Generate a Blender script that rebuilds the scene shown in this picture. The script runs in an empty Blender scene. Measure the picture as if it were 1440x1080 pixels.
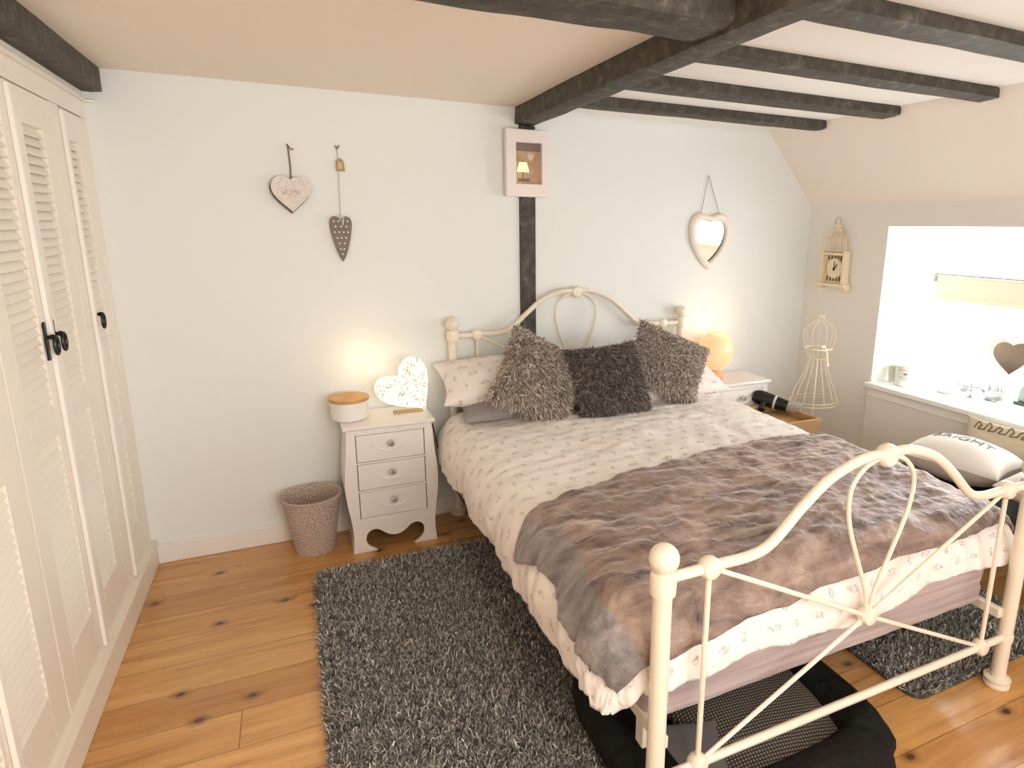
import bpy, bmesh, math, random
import numpy as np
from mathutils import Vector, Matrix, noise, Quaternion
random.seed(7); rng = np.random.default_rng(7)
PI = math.pi
scene = bpy.context.scene
COL = scene.collection

# ------------------------------------------------------------------ camera
cd = bpy.data.cameras.new('camera'); cam = bpy.data.objects.new('camera', cd); COL.objects.link(cam)
scene.camera = cam
YAW, PIT, ROL = -0.4344, 0.2214, 0.0116
fwd = Vector((-math.sin(YAW)*math.cos(PIT), math.cos(YAW)*math.cos(PIT), -math.sin(PIT)))
rt0 = Vector((math.cos(YAW), math.sin(YAW), 0)); up0 = rt0.cross(fwd)
rt = math.cos(ROL)*rt0 + math.sin(ROL)*up0; up = -math.sin(ROL)*rt0 + math.cos(ROL)*up0
cam.matrix_world = Matrix(((rt.x, up.x, -fwd.x, 0.6738), (rt.y, up.y, -fwd.y, -3.2063), (rt.z, up.z, -fwd.z, 1.5496), (0, 0, 0, 1)))
cd.sensor_fit = 'HORIZONTAL'; cd.sensor_width = 36.0; cd.lens = 875.0188/1440*36
cd.shift_x = (720-819.2447)/1440; cd.shift_y = (515.8547-540)/1440
cd.clip_start = 0.02; cd.clip_end = 200

# ------------------------------------------------------------------ world, lights, exposure
w = bpy.data.worlds.new('world'); scene.world = w; w.use_nodes = True
bg = w.node_tree.nodes['Background']; bg.inputs[0].default_value = (0.95, 0.975, 1.0, 1)
_n = w.node_tree.nodes; _l = w.node_tree.links               # overcast sky, brightest on the side of the hidden sun (+x)
_tc = _n.new('ShaderNodeTexCoord'); _sx = _n.new('ShaderNodeSeparateXYZ'); _l.new(_tc.outputs['Generated'], _sx.inputs[0])
_mr = _n.new('ShaderNodeMapRange'); _mr.interpolation_type = 'SMOOTHSTEP'
for _i, _v in ((1, -0.1), (2, 0.75), (3, 5.7), (4, 12.0)): _mr.inputs[_i].default_value = _v
_l.new(_sx.outputs[0], _mr.inputs[0]); _l.new(_mr.outputs[0], bg.inputs[1])
scene.view_settings.view_transform = 'Standard'; scene.view_settings.look = 'None'
scene.view_settings.gamma = 1; scene.view_settings.use_curve_mapping = False
scene.view_settings.exposure = 0.06
try:
    scene.cycles.use_denoising = True; scene.cycles.denoiser = 'OPENIMAGEDENOISE'
except Exception: pass
scene.cycles.max_bounces = 10; scene.cycles.diffuse_bounces = 6; scene.cycles.glossy_bounces = 4
scene.cycles.transparent_max_bounces = 12; scene.cycles.sample_clamp_indirect = 6.0
scene.cycles.caustics_reflective = False; scene.cycles.caustics_refractive = False

def area_light(name, loc, direction, sx, sy, power=0, color=(1, 1, 1), portal=False):
    l = bpy.data.lights.new(name, 'AREA'); l.shape = 'RECTANGLE'; l.size = sx; l.size_y = sy
    l.energy = power; l.color = color
    if portal: l.cycles.is_portal = True
    o = bpy.data.objects.new(name, l); COL.objects.link(o); o.location = loc
    o.rotation_euler = Vector(direction).to_track_quat('-Z', 'Z').to_euler()
    return o
def point_light(name, loc, power, color, r=0.03):
    l = bpy.data.lights.new(name, 'POINT'); l.energy = power; l.color = color; l.shadow_soft_size = r
    o = bpy.data.objects.new(name, l); COL.objects.link(o); o.location = loc
    return o
area_light('daylight_portal_side', (4.33, -1.33, 1.11), (-1, 0, 0), 1.35, 0.95, portal=True)
area_light('fill_window_portal', (1.9, -4.42, 1.25), (0, 1, 0), 2.5, 1.5, portal=True)  # sky portal of the added fill window behind the camera
FILL_LAMP_POWER = 30

# ------------------------------------------------------------------ materials
MATS = {}
class NT:
    def __init__(s, m): s.t = m.node_tree; s.n = s.t.nodes; s.l = s.t.links
    def add(s, typ, **kw):
        nd = s.n.new(typ)
        for k, v in kw.items():
            if k == 'ins':
                for a, b in v.items():
                    if isinstance(b, bpy.types.NodeSocket): s.l.new(b, nd.inputs[a])
                    else: nd.inputs[a].default_value = b
            else: setattr(nd, k, v)
        return nd
    def math(s, op, a, b=None, c=None):
        d = {0: a}
        if b is not None: d[1] = b
        if c is not None: d[2] = c
        return s.add('ShaderNodeMath', operation=op, ins=d).outputs[0]
    def ramp(s, fac, stops, interp='LINEAR'):
        r = s.add('ShaderNodeValToRGB', ins={0: fac}); cr = r.color_ramp; cr.interpolation = interp
        while len(cr.elements) < len(stops): cr.elements.new(0.5)
        for e, (p, c) in zip(cr.elements, stops):
            e.position = p; e.color = (c if len(c) == 4 else (*c, 1)) if hasattr(c, '__len__') else (c, c, c, 1)
        return r.outputs[0]
    def mix(s, fac, a, b):
        m = s.add('ShaderNodeMix', data_type='RGBA')
        for i, v in ((0, fac), (6, a), (7, b)):
            if isinstance(v, bpy.types.NodeSocket): s.l.new(v, m.inputs[i])
            else: m.inputs[i].default_value = (*v, 1) if hasattr(v, '__len__') and len(v) == 3 else v
        return m.outputs[2]
def mat(name, color=(0.8, 0.8, 0.8), rough=0.5, metal=0.0, bump=None, vary=None, **kw):
    """bump=(scale, strength, distance) noise bump; vary=(scale, amount) slight tone variation"""
    if name in MATS: return MATS[name]
    m = bpy.data.materials.new(name); m.use_nodes = True; MATS[name] = m
    t = NT(m); b = t.n['Principled BSDF']
    b.inputs['Base Color'].default_value = (*color, 1); b.inputs['Roughness'].default_value = rough
    b.inputs['Metallic'].default_value = metal
    for k, v in kw.items():
        b.inputs[k.replace('_', ' ')].default_value = v
    if bump or vary: tc = t.add('ShaderNodeTexCoord').outputs['Object']
    if bump:
        nz = t.add('ShaderNodeTexNoise', ins={'Vector': tc, 'Scale': bump[0], 'Detail': 4.0})
        bp = t.add('ShaderNodeBump', ins={'Strength': bump[1], 'Distance': bump[2], 'Height': nz.outputs[0]})
        t.l.new(bp.outputs[0], b.inputs['Normal'])
    if vary:
        nz = t.add('ShaderNodeTexNoise', ins={'Vector': tc, 'Scale': vary[0], 'Detail': 3.0})
        a = vary[1]
        lo = tuple(max(0, c*(1-a)) for c in color); hi = tuple(min(1, c*(1+a)) for c in color)
        t.l.new(t.ramp(nz.outputs[0], [(0.3, lo), (0.7, hi)]), b.inputs['Base Color'])
    return m

m_wall = mat('wall_paint', (0.785, 0.815, 0.80), 0.75, bump=(35, 0.12, 0.004))
m_wall2 = mat('wall_paint_warm', (0.80, 0.785, 0.745), 0.75, bump=(30, 0.12, 0.004))
m_ceil = mat('ceiling_plaster', (0.85, 0.765, 0.665), 0.8, bump=(9, 0.15, 0.01))
m_ceil_white = mat('ceiling_white', (0.90, 0.885, 0.85), 0.8, bump=(9, 0.15, 0.01))
m_slope = mat('slope_plaster', (0.88, 0.82, 0.75), 0.8, bump=(9, 0.15, 0.01))
m_trim = mat('skirting_paint', (0.82, 0.80, 0.77), 0.45)
m_cream = mat('wardrobe_paint', (0.83, 0.765, 0.67), 0.42, bump=(60, 0.1, 0.002))
m_cream_lt = mat('wardrobe_batten_paint', (0.86, 0.82, 0.76), 0.4)
m_reveal = mat('reveal_paint', (0.9, 0.9, 0.88), 0.6)
m_white = mat('nightstand_paint', (0.84, 0.80, 0.76), 0.38)
m_upvc = mat('window_frame_white', (0.88, 0.88, 0.88), 0.3)
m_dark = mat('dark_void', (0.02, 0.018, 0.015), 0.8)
m_black = mat('black_iron', (0.012, 0.012, 0.012), 0.35, 0.3)
m_bed = mat('cream_enamel', (0.83, 0.745, 0.61), 0.32, Coat_Weight=0.3)
m_chrome = mat('chrome', (0.75, 0.75, 0.75), 0.15, 1.0)
m_ceramic = mat('white_ceramic', (0.82, 0.80, 0.78), 0.25)
m_knob = mat('crystal_knob', (0.55, 0.55, 0.56), 0.08, 0.55, Coat_Weight=1.0)
m_cord = mat('brown_cord', (0.22, 0.15, 0.08), 0.8)
m_wire = mat('grey_wire', (0.45, 0.43, 0.38), 0.5, 0.3)
m_tag = mat('tan_card', (0.42, 0.28, 0.13), 0.7)
m_blackfab = mat('black_plush', (0.008, 0.0075, 0.007), 0.8, bump=(10, 0.9, 0.04), Specular_IOR_Level=0.2)
m_greyfab = mat('grey_cotton', (0.30, 0.265, 0.25), 0.85, bump=(300, 0.2, 0.001))
m_flap = mat('grey_lining', (0.13, 0.13, 0.135), 0.8, bump=(200, 0.2, 0.001))
m_cream_fab = mat('cream_wire_paint', (0.80, 0.70, 0.52), 0.5)
m_clock = mat('clock_cream', (0.82, 0.70, 0.50), 0.55)
m_blind = mat('blind_fabric', (0.88, 0.80, 0.62), 0.8, bump=(200, 0.1, 0.001))
m_pine = mat('pine_box', (0.40, 0.24, 0.10), 0.5, vary=(8, 0.25))

def beam_material():
    m = mat('blackened_oak', (0.03, 0.027, 0.022), 0.62); t = NT(m); b = t.n['Principled BSDF']
    tc = t.add('ShaderNodeTexCoord').outputs['Object']
    n1 = t.add('ShaderNodeTexNoise', ins={'Vector': tc, 'Scale': 22.0, 'Detail': 9.0, 'Roughness': 0.72})
    t.l.new(t.ramp(n1.outputs[0], [(0.35, (0.025, 0.021, 0.014)), (0.54, (0.062, 0.054, 0.038)), (0.72, (0.17, 0.15, 0.115))]), b.inputs['Base Color'])
    bp = t.add('ShaderNodeBump', ins={'Strength': 0.6, 'Distance': 0.008, 'Height': n1.outputs[0]})
    t.l.new(bp.outputs[0], b.inputs['Normal'])
    return m
m_beam = beam_material()

def floor_material():
    m = mat('pine_floorboards', (0.5, 0.28, 0.12), 0.3, Coat_Weight=0.35, Coat_Roughness=0.16); t = NT(m); b = t.n['Principled BSDF']
    tc = t.add('ShaderNodeTexCoord').outputs['Object']
    sp = t.add('ShaderNodeSeparateXYZ', ins={0: tc})
    X, Y = sp.outputs[0], sp.outputs[1]
    PW = 0.168
    row = t.math('FLOOR', t.math('DIVIDE', Y, PW))
    fy = t.math('FRACT', t.math('DIVIDE', Y, PW))
    rnd = t.add('ShaderNodeTexWhiteNoise', noise_dimensions='1D', ins={'W': row}).outputs[0]
    xs = t.math('ADD', X, t.math('MULTIPLY', rnd, 5.3))
    col_i = t.math('FLOOR', t.math('DIVIDE', xs, 2.6)); fx = t.math('FRACT', t.math('DIVIDE', xs, 2.6))
    cmb = t.add('ShaderNodeCombineXYZ', ins={0: col_i, 1: row, 2: 0.0})
    prnd = t.add('ShaderNodeTexWhiteNoise', noise_dimensions='3D', ins={'Vector': cmb.outputs[0]}).outputs[0]
    gap = t.math('MAXIMUM', t.math('LESS_THAN', fy, 0.013), t.math('LESS_THAN', fx, 0.0011))
    # grain: long streaks shifted plank by plank, bent around knots
    kn = t.add('ShaderNodeTexVoronoi', feature='F1', voronoi_dimensions='2D', ins={'Vector': t.add('ShaderNodeCombineXYZ', ins={0: t.math('MULTIPLY', X, 1.0), 1: t.math('MULTIPLY', Y, 1.5), 2: 0.0}).outputs[0], 'Scale': 2.3, 'Randomness': 1.0})
    kd = kn.outputs['Distance']
    warp = t.math('MULTIPLY', t.ramp(kd, [(0.0, 1.0), (0.14, 0.0)]), 0.03)
    gv = t.add('ShaderNodeCombineXYZ', ins={0: t.math('MULTIPLY', X, 0.9), 1: t.math('ADD', t.math('MULTIPLY', Y, 13.0), t.math('MULTIPLY', warp, 25.0)), 2: t.math('MULTIPLY', prnd, 30.0)})
    g1 = t.add('ShaderNodeTexNoise', ins={'Vector': gv.outputs[0], 'Scale': 1.6, 'Detail': 6.0, 'Roughness': 0.6, 'Distortion': 0.6})
    gv2 = t.add('ShaderNodeCombineXYZ', ins={0: t.math('MULTIPLY', X, 3.0), 1: t.math('MULTIPLY', Y, 120.0), 2: t.math('MULTIPLY', prnd, 30.0)})
    g2 = t.add('ShaderNodeTexNoise', ins={'Vector': gv2.outputs[0], 'Scale': 1.5, 'Detail': 3.0})
    c = t.ramp(g1.outputs[0], [(0.28, (0.38, 0.175, 0.045)), (0.45, (0.62, 0.335, 0.110)), (0.7, (0.75, 0.45, 0.175))])
    c2 = t.mix(t.ramp(g2.outputs[0], [(0.35, 0.22), (0.6, 0.0)]), c, (0.34, 0.15, 0.05))
    tone = t.ramp(prnd, [(0.0, (0.80, 0.70, 0.62)), (0.5, (0.97, 0.93, 0.88)), (1.0, (1.08, 1.06, 1.02))])
    mm = t.add('ShaderNodeMix', data_type='RGBA', blend_type='MULTIPLY'); mm.inputs[0].default_value = 1
    t.l.new(c2, mm.inputs[6]); t.l.new(tone, mm.inputs[7]); c3 = mm.outputs[2]
    c4 = t.mix(t.ramp(kd, [(0.022, 1.0), (0.045, 0.45), (0.10, 0.0)]), c3, (0.10, 0.035, 0.015))
    c5 = t.mix(gap, c4, (0.17, 0.085, 0.035))
    t.l.new(c5, b.inputs['Base Color'])
    bp = t.add('ShaderNodeBump', ins={'Strength': 0.35, 'Distance': 0.002, 'Height': t.math('SUBTRACT', t.math('MULTIPLY', g1.outputs[0], 0.5), gap)})
    t.l.new(bp.outputs[0], b.inputs['Normal'])
    t.l.new(t.ramp(g1.outputs[0], [(0.3, 0.34), (0.7, 0.24)]), b.inputs['Roughness'])
    return m
m_floor = floor_material()

def print_material(name, base, ink, cell=0.085, weave=True):
    """small scribbled toile motifs repeated over cloth, in the cloth's own UV metres"""
    m = mat(name, base, 0.8, Sheen_Weight=0.1); t = NT(m); b = t.n['Principled BSDF']
    uv = t.add('ShaderNodeUVMap').outputs[0]
    sp = t.add('ShaderNodeSeparateXYZ', ins={0: uv})
    v = t.math('DIVIDE', sp.outputs[1], cell*0.8); r = t.math('FLOOR', v)
    u = t.math('ADD', t.math('DIVIDE', sp.outputs[0], cell), t.math('MULTIPLY', r, 0.5)); cidx = t.math('FLOOR', u)
    cv = t.add('ShaderNodeCombineXYZ', ins={0: cidx, 1: r, 2: 0.0}).outputs[0]
    rn = t.add('ShaderNodeTexWhiteNoise', noise_dimensions='3D', ins={'Vector': cv})
    fu = t.math('ADD', t.math('SUBTRACT', t.math('FRACT', u), 0.5), t.math('MULTIPLY', t.math('SUBTRACT', rn.outputs[0], 0.5), 0.22))
    fv = t.math('SUBTRACT', t.math('FRACT', v), 0.5)
    small = t.math('GREATER_THAN', t.math('MODULO', t.math('ABSOLUTE', cidx), 2.0), 0.5)   # every second motif is a slim upright one
    wu = t.math('SUBTRACT', 0.27, t.math('MULTIPLY', small, 0.16)); wv = t.math('ADD', 0.19, t.math('MULTIPLY', small, 0.08))
    el = t.math('ADD', t.math('POWER', t.math('DIVIDE', fu, wu), 2.0), t.math('POWER', t.math('DIVIDE', fv, wv), 2.0))
    nz = t.add('ShaderNodeTexNoise', ins={'Vector': uv, 'Scale': 95.0, 'Detail': 1.5, 'Distortion': 0.8})
    line = t.math('LESS_THAN', t.math('ABSOLUTE', t.math('SUBTRACT', nz.outputs[0], 0.5)), 0.05)
    mask = t.math('MULTIPLY', line, t.math('LESS_THAN', el, 1.0))
    t.l.new(t.mix(t.math('MULTIPLY', mask, 0.7), base, ink), b.inputs['Base Color'])
    tc = t.add('ShaderNodeTexCoord').outputs['Object']
    n2 = t.add('ShaderNodeTexNoise', ins={'Vector': tc, 'Scale': 22.0, 'Detail': 4.0})
    bp = t.add('ShaderNodeBump', ins={'Strength': 0.35, 'Distance': 0.012, 'Height': n2.outputs[0]})
    t.l.new(bp.outputs[0], b.inputs['Normal'])
    return m
m_duvet = print_material('printed_cotton', (0.86, 0.80, 0.76), (0.28, 0.26, 0.26))
m_pillow = print_material('printed_cotton_pillow', (0.86, 0.79, 0.745), (0.28, 0.26, 0.26))

def velvet(name, c0, c1, c2):
    m = mat(name, c1, 0.5, Sheen_Weight=0.8, Sheen_Roughness=0.35); t = NT(m); b = t.n['Principled BSDF']
    b.inputs['Sheen Tint'].default_value = (0.85, 0.78, 0.78, 1)
    tc = t.add('ShaderNodeTexCoord').outputs['Object']
    mp = t.add('ShaderNodeMapping', ins={0: tc, 3: (2.6, 7.0, 5.0)})
    n1 = t.add('ShaderNodeTexNoise', ins={'Vector': mp.outputs[0], 'Scale': 1.4, 'Detail': 7.0, 'Roughness': 0.62, 'Distortion': 1.2})
    t.l.new(t.ramp(n1.outputs[0], [(0.33, c0), (0.52, c1), (0.72, c2)]), b.inputs['Base Color'])
    n2 = t.add('ShaderNodeTexNoise', ins={'Vector': tc, 'Scale': 30.0, 'Detail': 6.0, 'Distortion': 0.6})
    bp = t.add('ShaderNodeBump', ins={'Strength': 0.6, 'Distance': 0.015, 'Height': n2.outputs[0]})
    t.l.new(bp.outputs[0], b.inputs['Normal'])
    return m
m_velvet = velvet('mink_velvet', (0.075, 0.05, 0.045), (0.27, 0.185, 0.15), (0.48, 0.36, 0.295))
m_velvet_sidelight = velvet('mink_velvet_sidelight', (0.11, 0.095, 0.095), (0.23, 0.20, 0.195), (0.38, 0.34, 0.33))  # greyer copy of the mink velvet; side-face lighting put into the colour

def skirt_material():
    m = mat('mauve_valance', (0.42, 0.34, 0.33), 0.7, Sheen_Weight=0.2); t = NT(m); b = t.n['Principled BSDF']
    tc = t.add('ShaderNodeTexCoord').outputs['Object']
    mp = t.add('ShaderNodeMapping', ins={0: tc, 3: (0.8, 0.8, 30.0)})
    n1 = t.add('ShaderNodeTexNoise', ins={'Vector': mp.outputs[0], 'Scale': 2.0, 'Detail': 3.0})
    t.l.new(t.ramp(n1.outputs[0], [(0.35, (0.33, 0.265, 0.26)), (0.65, (0.50, 0.41, 0.40))]), b.inputs['Base Color'])
    bp = t.add('ShaderNodeBump', ins={'Strength': 0.5, 'Distance': 0.01, 'Height': n1.outputs[0]})
    t.l.new(bp.outputs[0], b.inputs['Normal'])
    return m
m_skirt = skirt_material()

def fibre_material(name, stops, rough=0.7):
    m = mat(name, stops[1][1], rough, Sheen_Weight=0.15); t = NT(m); b = t.n['Principled BSDF']
    a = t.add('ShaderNodeAttribute', attribute_name='strand')
    t.l.new(t.ramp(a.outputs['Fac'], stops), b.inputs['Base Color'])
    return m
m_rug = fibre_material('charcoal_shag', [(0.0, (0.05, 0.047, 0.042)), (0.3, (0.17, 0.16, 0.145)), (0.55, (0.48, 0.455, 0.405)), (1.0, (0.92, 0.88, 0.78))])
m_shag_l = fibre_material('taupe_shag', [(0.0, (0.10, 0.075, 0.06)), (0.35, (0.42, 0.34, 0.28)), (0.7, (0.92, 0.84, 0.75))], 0.5)
m_shag_d = fibre_material('dark_shag', [(0.0, (0.03, 0.024, 0.022)), (0.45, (0.15, 0.12, 0.105)), (0.75, (0.40, 0.33, 0.29)), (1.0, (0.7, 0.6, 0.53))], 0.5)

def basket_material():
    m = mat('woven_rope', (0.5, 0.4, 0.34), 0.85); t = NT(m); b = t.n['Principled BSDF']
    uv = t.add('ShaderNodeUVMap').outputs[0]; sp = t.add('ShaderNodeSeparateXYZ', ins={0: uv})
    a = t.math('SINE', t.math('MULTIPLY', sp.outputs[0], 260.0)); r = t.math('SINE', t.math('MULTIPLY', sp.outputs[1], 620.0))
    h = t.math('MULTIPLY', a, r)
    nz = t.add('ShaderNodeTexNoise', ins={'Vector': uv, 'Scale': 95.0, 'Detail': 6.0, 'Roughness': 0.7})
    f = t.math('ADD', t.math('MULTIPLY', h, 0.10), nz.outputs[0])
    t.l.new(t.ramp(f, [(0.32, (0.22, 0.16, 0.13)), (0.5, (0.52, 0.41, 0.35)), (0.66, (0.80, 0.68, 0.60))]), b.inputs['Base Color'])
    bp = t.add('ShaderNodeBump', ins={'Strength': 0.9, 'Distance': 0.006, 'Height': f}); t.l.new(bp.outputs[0], b.inputs['Normal'])
    return m
m_basket = basket_material()

def houndstooth():
    m = mat('speckled_cushion_cloth', (0.03, 0.03, 0.03), 0.85); t = NT(m); b = t.n['Principled BSDF']
    uv = t.add('ShaderNodeUVMap').outputs[0]
    ck = t.add('ShaderNodeMapping', ins={0: uv, 3: (105.0, 105.0, 105.0), 2: (0, 0, 0.3)})
    sp = t.add('ShaderNodeSeparateXYZ', ins={0: ck.outputs[0]})
    fx = t.math('ABSOLUTE', t.math('SUBTRACT', t.math('FRACT', sp.outputs[0]), 0.5)); fy = t.math('ABSOLUTE', t.math('SUBTRACT', t.math('FRACT', sp.outputs[1]), 0.5))
    d = t.math('LESS_THAN', t.math('MAXIMUM', fx, fy), 0.26)
    t.l.new(t.mix(d, (0.03, 0.027, 0.025), (0.30, 0.255, 0.20)), b.inputs['Base Color'])
    return m
m_hound = houndstooth()

def glass_material():
    m = bpy.data.materials.new('window_glass'); m.use_nodes = True; t = NT(m); t.n.remove(t.n['Principled BSDF'])
    lw = t.add('ShaderNodeLayerWeight', ins={0: 0.5}).outputs[1]; fr = t.math('ADD', t.math('MULTIPLY', t.math('POWER', lw, 5.0), 0.9), 0.04); tr = t.add('ShaderNodeBsdfTransparent'); gl = t.add('ShaderNodeBsdfGlossy', ins={'Roughness': 0.02})
    mx = t.add('ShaderNodeMixShader', ins={0: fr, 1: tr.outputs[0], 2: gl.outputs[0]})
    t.l.new(mx.outputs[0], t.n['Material Output'].inputs[0]); return m
m_glass = glass_material()
m_mirror = mat('mirror_silver', (0.93, 0.94, 0.94), 0.02, 1.0)

def lamp_heart_material():
    m = mat('lit_lace_heart', (0.85, 0.80, 0.70), 0.5); t = NT(m); b = t.n['Principled BSDF']
    tc = t.add('ShaderNodeTexCoord').outputs['Object']
    n1 = t.add('ShaderNodeTexNoise', ins={'Vector': tc, 'Scale': 34.0, 'Detail': 1.0, 'Distortion': 1.6})
    line = t.math('LESS_THAN', t.math('ABSOLUTE', t.math('SUBTRACT', n1.outputs[0], 0.5)), 0.045)
    t.l.new(t.mix(line, (0.80, 0.76, 0.68), (0.25, 0.22, 0.17)), b.inputs['Base Color'])
    t.l.new(t.mix(line, (1.0, 0.93, 0.78), (0.45, 0.40, 0.30)), b.inputs['Emission Color'])
    b.inputs['Emission Strength'].default_value = 0.95
    return m
m_lampheart = lamp_heart_material()
m_saltlamp = mat('orange_glass_shade', (0.85, 0.45, 0.24), 0.35, Emission_Color=(1.0, 0.55, 0.30, 1), Emission_Strength=0.62)
m_bulb = mat('lit_bulb', (1, 0.9, 0.7), 0.5, Emission_Color=(1.0, 0.82, 0.5, 1), Emission_Strength=6.0)

# ------------------------------------------------------------------ mesh helpers
class MB:
    """collects shapes, built as ONE mesh object"""
    def __init__(s): s.v = []; s.f = []; s.uv = None; s.mi = []
    def add(s, vs, fs, mi=0):
        n = len(s.v); s.v += [tuple(p) for p in vs]; s.f += [tuple(i+n for i in f) for f in fs]; s.mi += [mi]*len(fs); return s
    def box(s, x0, x1, y0, y1, z0, z1, mi=0):
        p = [(x, y, z) for z in (z0, z1) for y in (y0, y1) for x in (x0, x1)]
        return s.add(p, [(0, 2, 3, 1), (4, 5, 7, 6), (0, 1, 5, 4), (2, 6, 7, 3), (0, 4, 6, 2), (1, 3, 7, 5)], mi)
    def obox(s, c, ex, ey, ez, hx, hy, hz, mi=0):
        c = Vector(c); p = [c+ex*(hx*a)+ey*(hy*b)+ez*(hz*d) for d in (-1, 1) for b in (-1, 1) for a in (-1, 1)]
        return s.add(p, [(0, 2, 3, 1), (4, 5, 7, 6), (0, 1, 5, 4), (2, 6, 7, 3), (0, 4, 6, 2), (1, 3, 7, 5)], mi)
    def lathe(s, prof, c=(0, 0, 0), n=28, axis='z', cap=True, mi=0):
        """prof: (r, h) list from bottom to top"""
        c = Vector(c); vs = []; fs = []
        for r, h in prof:
            for k in range(n):
                a = 2*PI*k/n; d = (r*math.cos(a), r*math.sin(a), h)
                if axis == 'y': d = (d[0], d[2], d[1])
                if axis == 'x': d = (d[2], d[0], d[1])
                vs.append(c+Vector(d))
        for j in range(len(prof)-1):
            for k in range(n):
                a, b = j*n+k, j*n+(k+1) % n; fs.append((a, b, b+n, a+n))
        if cap: fs.append(tuple(range(n))[::-1]); fs.append(tuple(range((len(prof)-1)*n, len(prof)*n)))
        return s.add(vs, fs, mi)
    def sphere(s, c, r, n=20, sc=(1, 1, 1), mi=0):
        c = Vector(c); m = n//2; vs = []; fs = []
        for j in range(m+1):
            th = PI*j/m
            for k in range(n):
                a = 2*PI*k/n; vs.append(c+Vector((r*sc[0]*math.sin(th)*math.cos(a), r*sc[1]*math.sin(th)*math.sin(a), -r*sc[2]*math.cos(th))))
        for j in range(m):
            for k in range(n):
                a, b = j*n+k, j*n+(k+1) % n; fs.append((a, b, b+n, a+n))
        return s.add(vs, fs, mi)
    def tube(s, path, r, n=10, closed=False, mi=0):
        P = [Vector(p) for p in path]; N = len(P); R = r if hasattr(r, '__len__') else [r]*N
        vs = []; fs = []; ref = None
        for i in range(N):
            if closed: t = P[(i+1) % N]-P[i-1]
            else: t = P[min(i+1, N-1)]-P[max(i-1, 0)]
            t.normalize()
            if ref is None:
                ref = Vector((0, 0, 1)) if abs(t.z) < 0.9 else Vector((1, 0, 0))
            ref = (ref-t*ref.dot(t)).normalized(); b = t.cross(ref)
            for k in range(n):
                a = 2*PI*k/n; vs.append(P[i]+(ref*math.cos(a)+b*math.sin(a))*R[i])
        for i in range(N if closed else N-1):
            for k in range(n):
                a, b = i*n+k, i*n+(k+1) % n; c2, d = ((i+1) % N)*n+k, ((i+1) % N)*n+(k+1) % n
                fs.append((a, b, d, c2))
        if not closed: fs.append(tuple(range(n))[::-1]); fs.append(tuple(range((N-1)*n, N*n)))
        return s.add(vs, fs, mi)
    def prism(s, poly, o, ex, ey, t0, t1, mi=0):
        """polygon in the ex,ey plane, extruded along ex x ey from t0 to t1"""
        o, ex, ey = Vector(o), Vector(ex), Vector(ey); en = ex.cross(ey); n = len(poly)
        vs = [o+ex*a+ey*b+en*t for t in (t0, t1) for a, b in poly]
        fs = [tuple(range(n))[::-1], tuple(range(n, 2*n))]+[(i, (i+1) % n, n+(i+1) % n, n+i) for i in range(n)]
        return s.add(vs, fs, mi)
    def ringprism(s, outer, inner, o, ex, ey, t0, t1, mi=0):
        """frame between two outlines of the same point count"""
        o, ex, ey = Vector(o), Vector(ex), Vector(ey); en = ex.cross(ey); n = len(outer)
        vs = [o+ex*a+ey*b+en*t for t in (t0, t1) for q in (outer, inner) for a, b in q]; fs = []
        for i in range(n):
            j = (i+1) % n
            fs += [(2*n+i, 2*n+j, 3*n+j, 3*n+i), (i, n+i, n+j, j), (i, j, 2*n+j, 2*n+i), (n+i, 3*n+i, 3*n+j, n+j)]
        return s.add(vs, fs, mi)
    def grid(s, pts, mi=0, wrap=False):
        """pts[j][i] rows of points"""
        H = len(pts); W = len(pts[0]); vs = [p for row in pts for p in row]; fs = []
        for j in range(H-1):
            for i in range(W if wrap else W-1):
                i2 = (i+1) % W; fs.append((j*W+i, j*W+i2, (j+1)*W+i2, (j+1)*W+i))
        return s.add(vs, fs, mi)
    def build(s, name, mats, parent=None, smooth=True, bevel=0, sharp=35, solid=0, sub=0, uvs=None):
        if not isinstance(mats, (list, tuple)): mats = [mats]
        me = bpy.data.meshes.new(name)
        off = Vector((0, 0, 0))
        if parent is not None: off = Vector(parent['_o']) if '_o' in parent else off
        V = [(p[0]-off.x, p[1]-off.y, p[2]-off.z) for p in s.v]
        me.from_pydata(V, [], s.f); me.update()
        for m in mats: me.materials.append(m)
        if len(mats) > 1: me.polygons.foreach_set('material_index', s.mi)
        if uvs is not None:
            ul = me.uv_layers.new(name='UVMap'); li = np.empty(len(me.loops), dtype=np.int32); me.loops.foreach_get('vertex_index', li)
            ul.data.foreach_set('uv', np.asarray(uvs, dtype=np.float32)[li].ravel())
        bm = bmesh.new(); bm.from_mesh(me); bmesh.ops.recalc_face_normals(bm, faces=bm.faces); bm.to_mesh(me); bm.free()
        if smooth:
            me.polygons.foreach_set('use_smooth', [True]*len(me.polygons))
            try: me.set_sharp_from_angle(angle=math.radians(sharp))
            except Exception: pass
        o = bpy.data.objects.new(name, me); COL.objects.link(o)
        if parent is not None:
            o.parent = parent
            o['_o'] = tuple(off)
        if bevel:
            b = o.modifiers.new('bevel', 'BEVEL'); b.width = bevel; b.segments = 2; b.limit_method = 'ANGLE'; b.harden_normals = False
        if solid:
            b = o.modifiers.new('solid', 'SOLIDIFY'); b.thickness = solid; b.offset = -1
        if sub:
            b = o.modifiers.new('sub', 'SUBSURF'); b.levels = sub; b.render_levels = sub
        return o
def thing(name, loc, label, cat, group=None):
    o = bpy.data.objects.new(name, None); COL.objects.link(o); o.location = loc; o['_o'] = tuple(loc)
    o.empty_display_size = 0.05
    return tag(o, label, cat, group)
def tag(o, label, cat, group=None, kind=None):
    o['label'] = label; o['category'] = cat
    if group: o['group'] = group
    if kind: o['kind'] = kind
    return o
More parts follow.
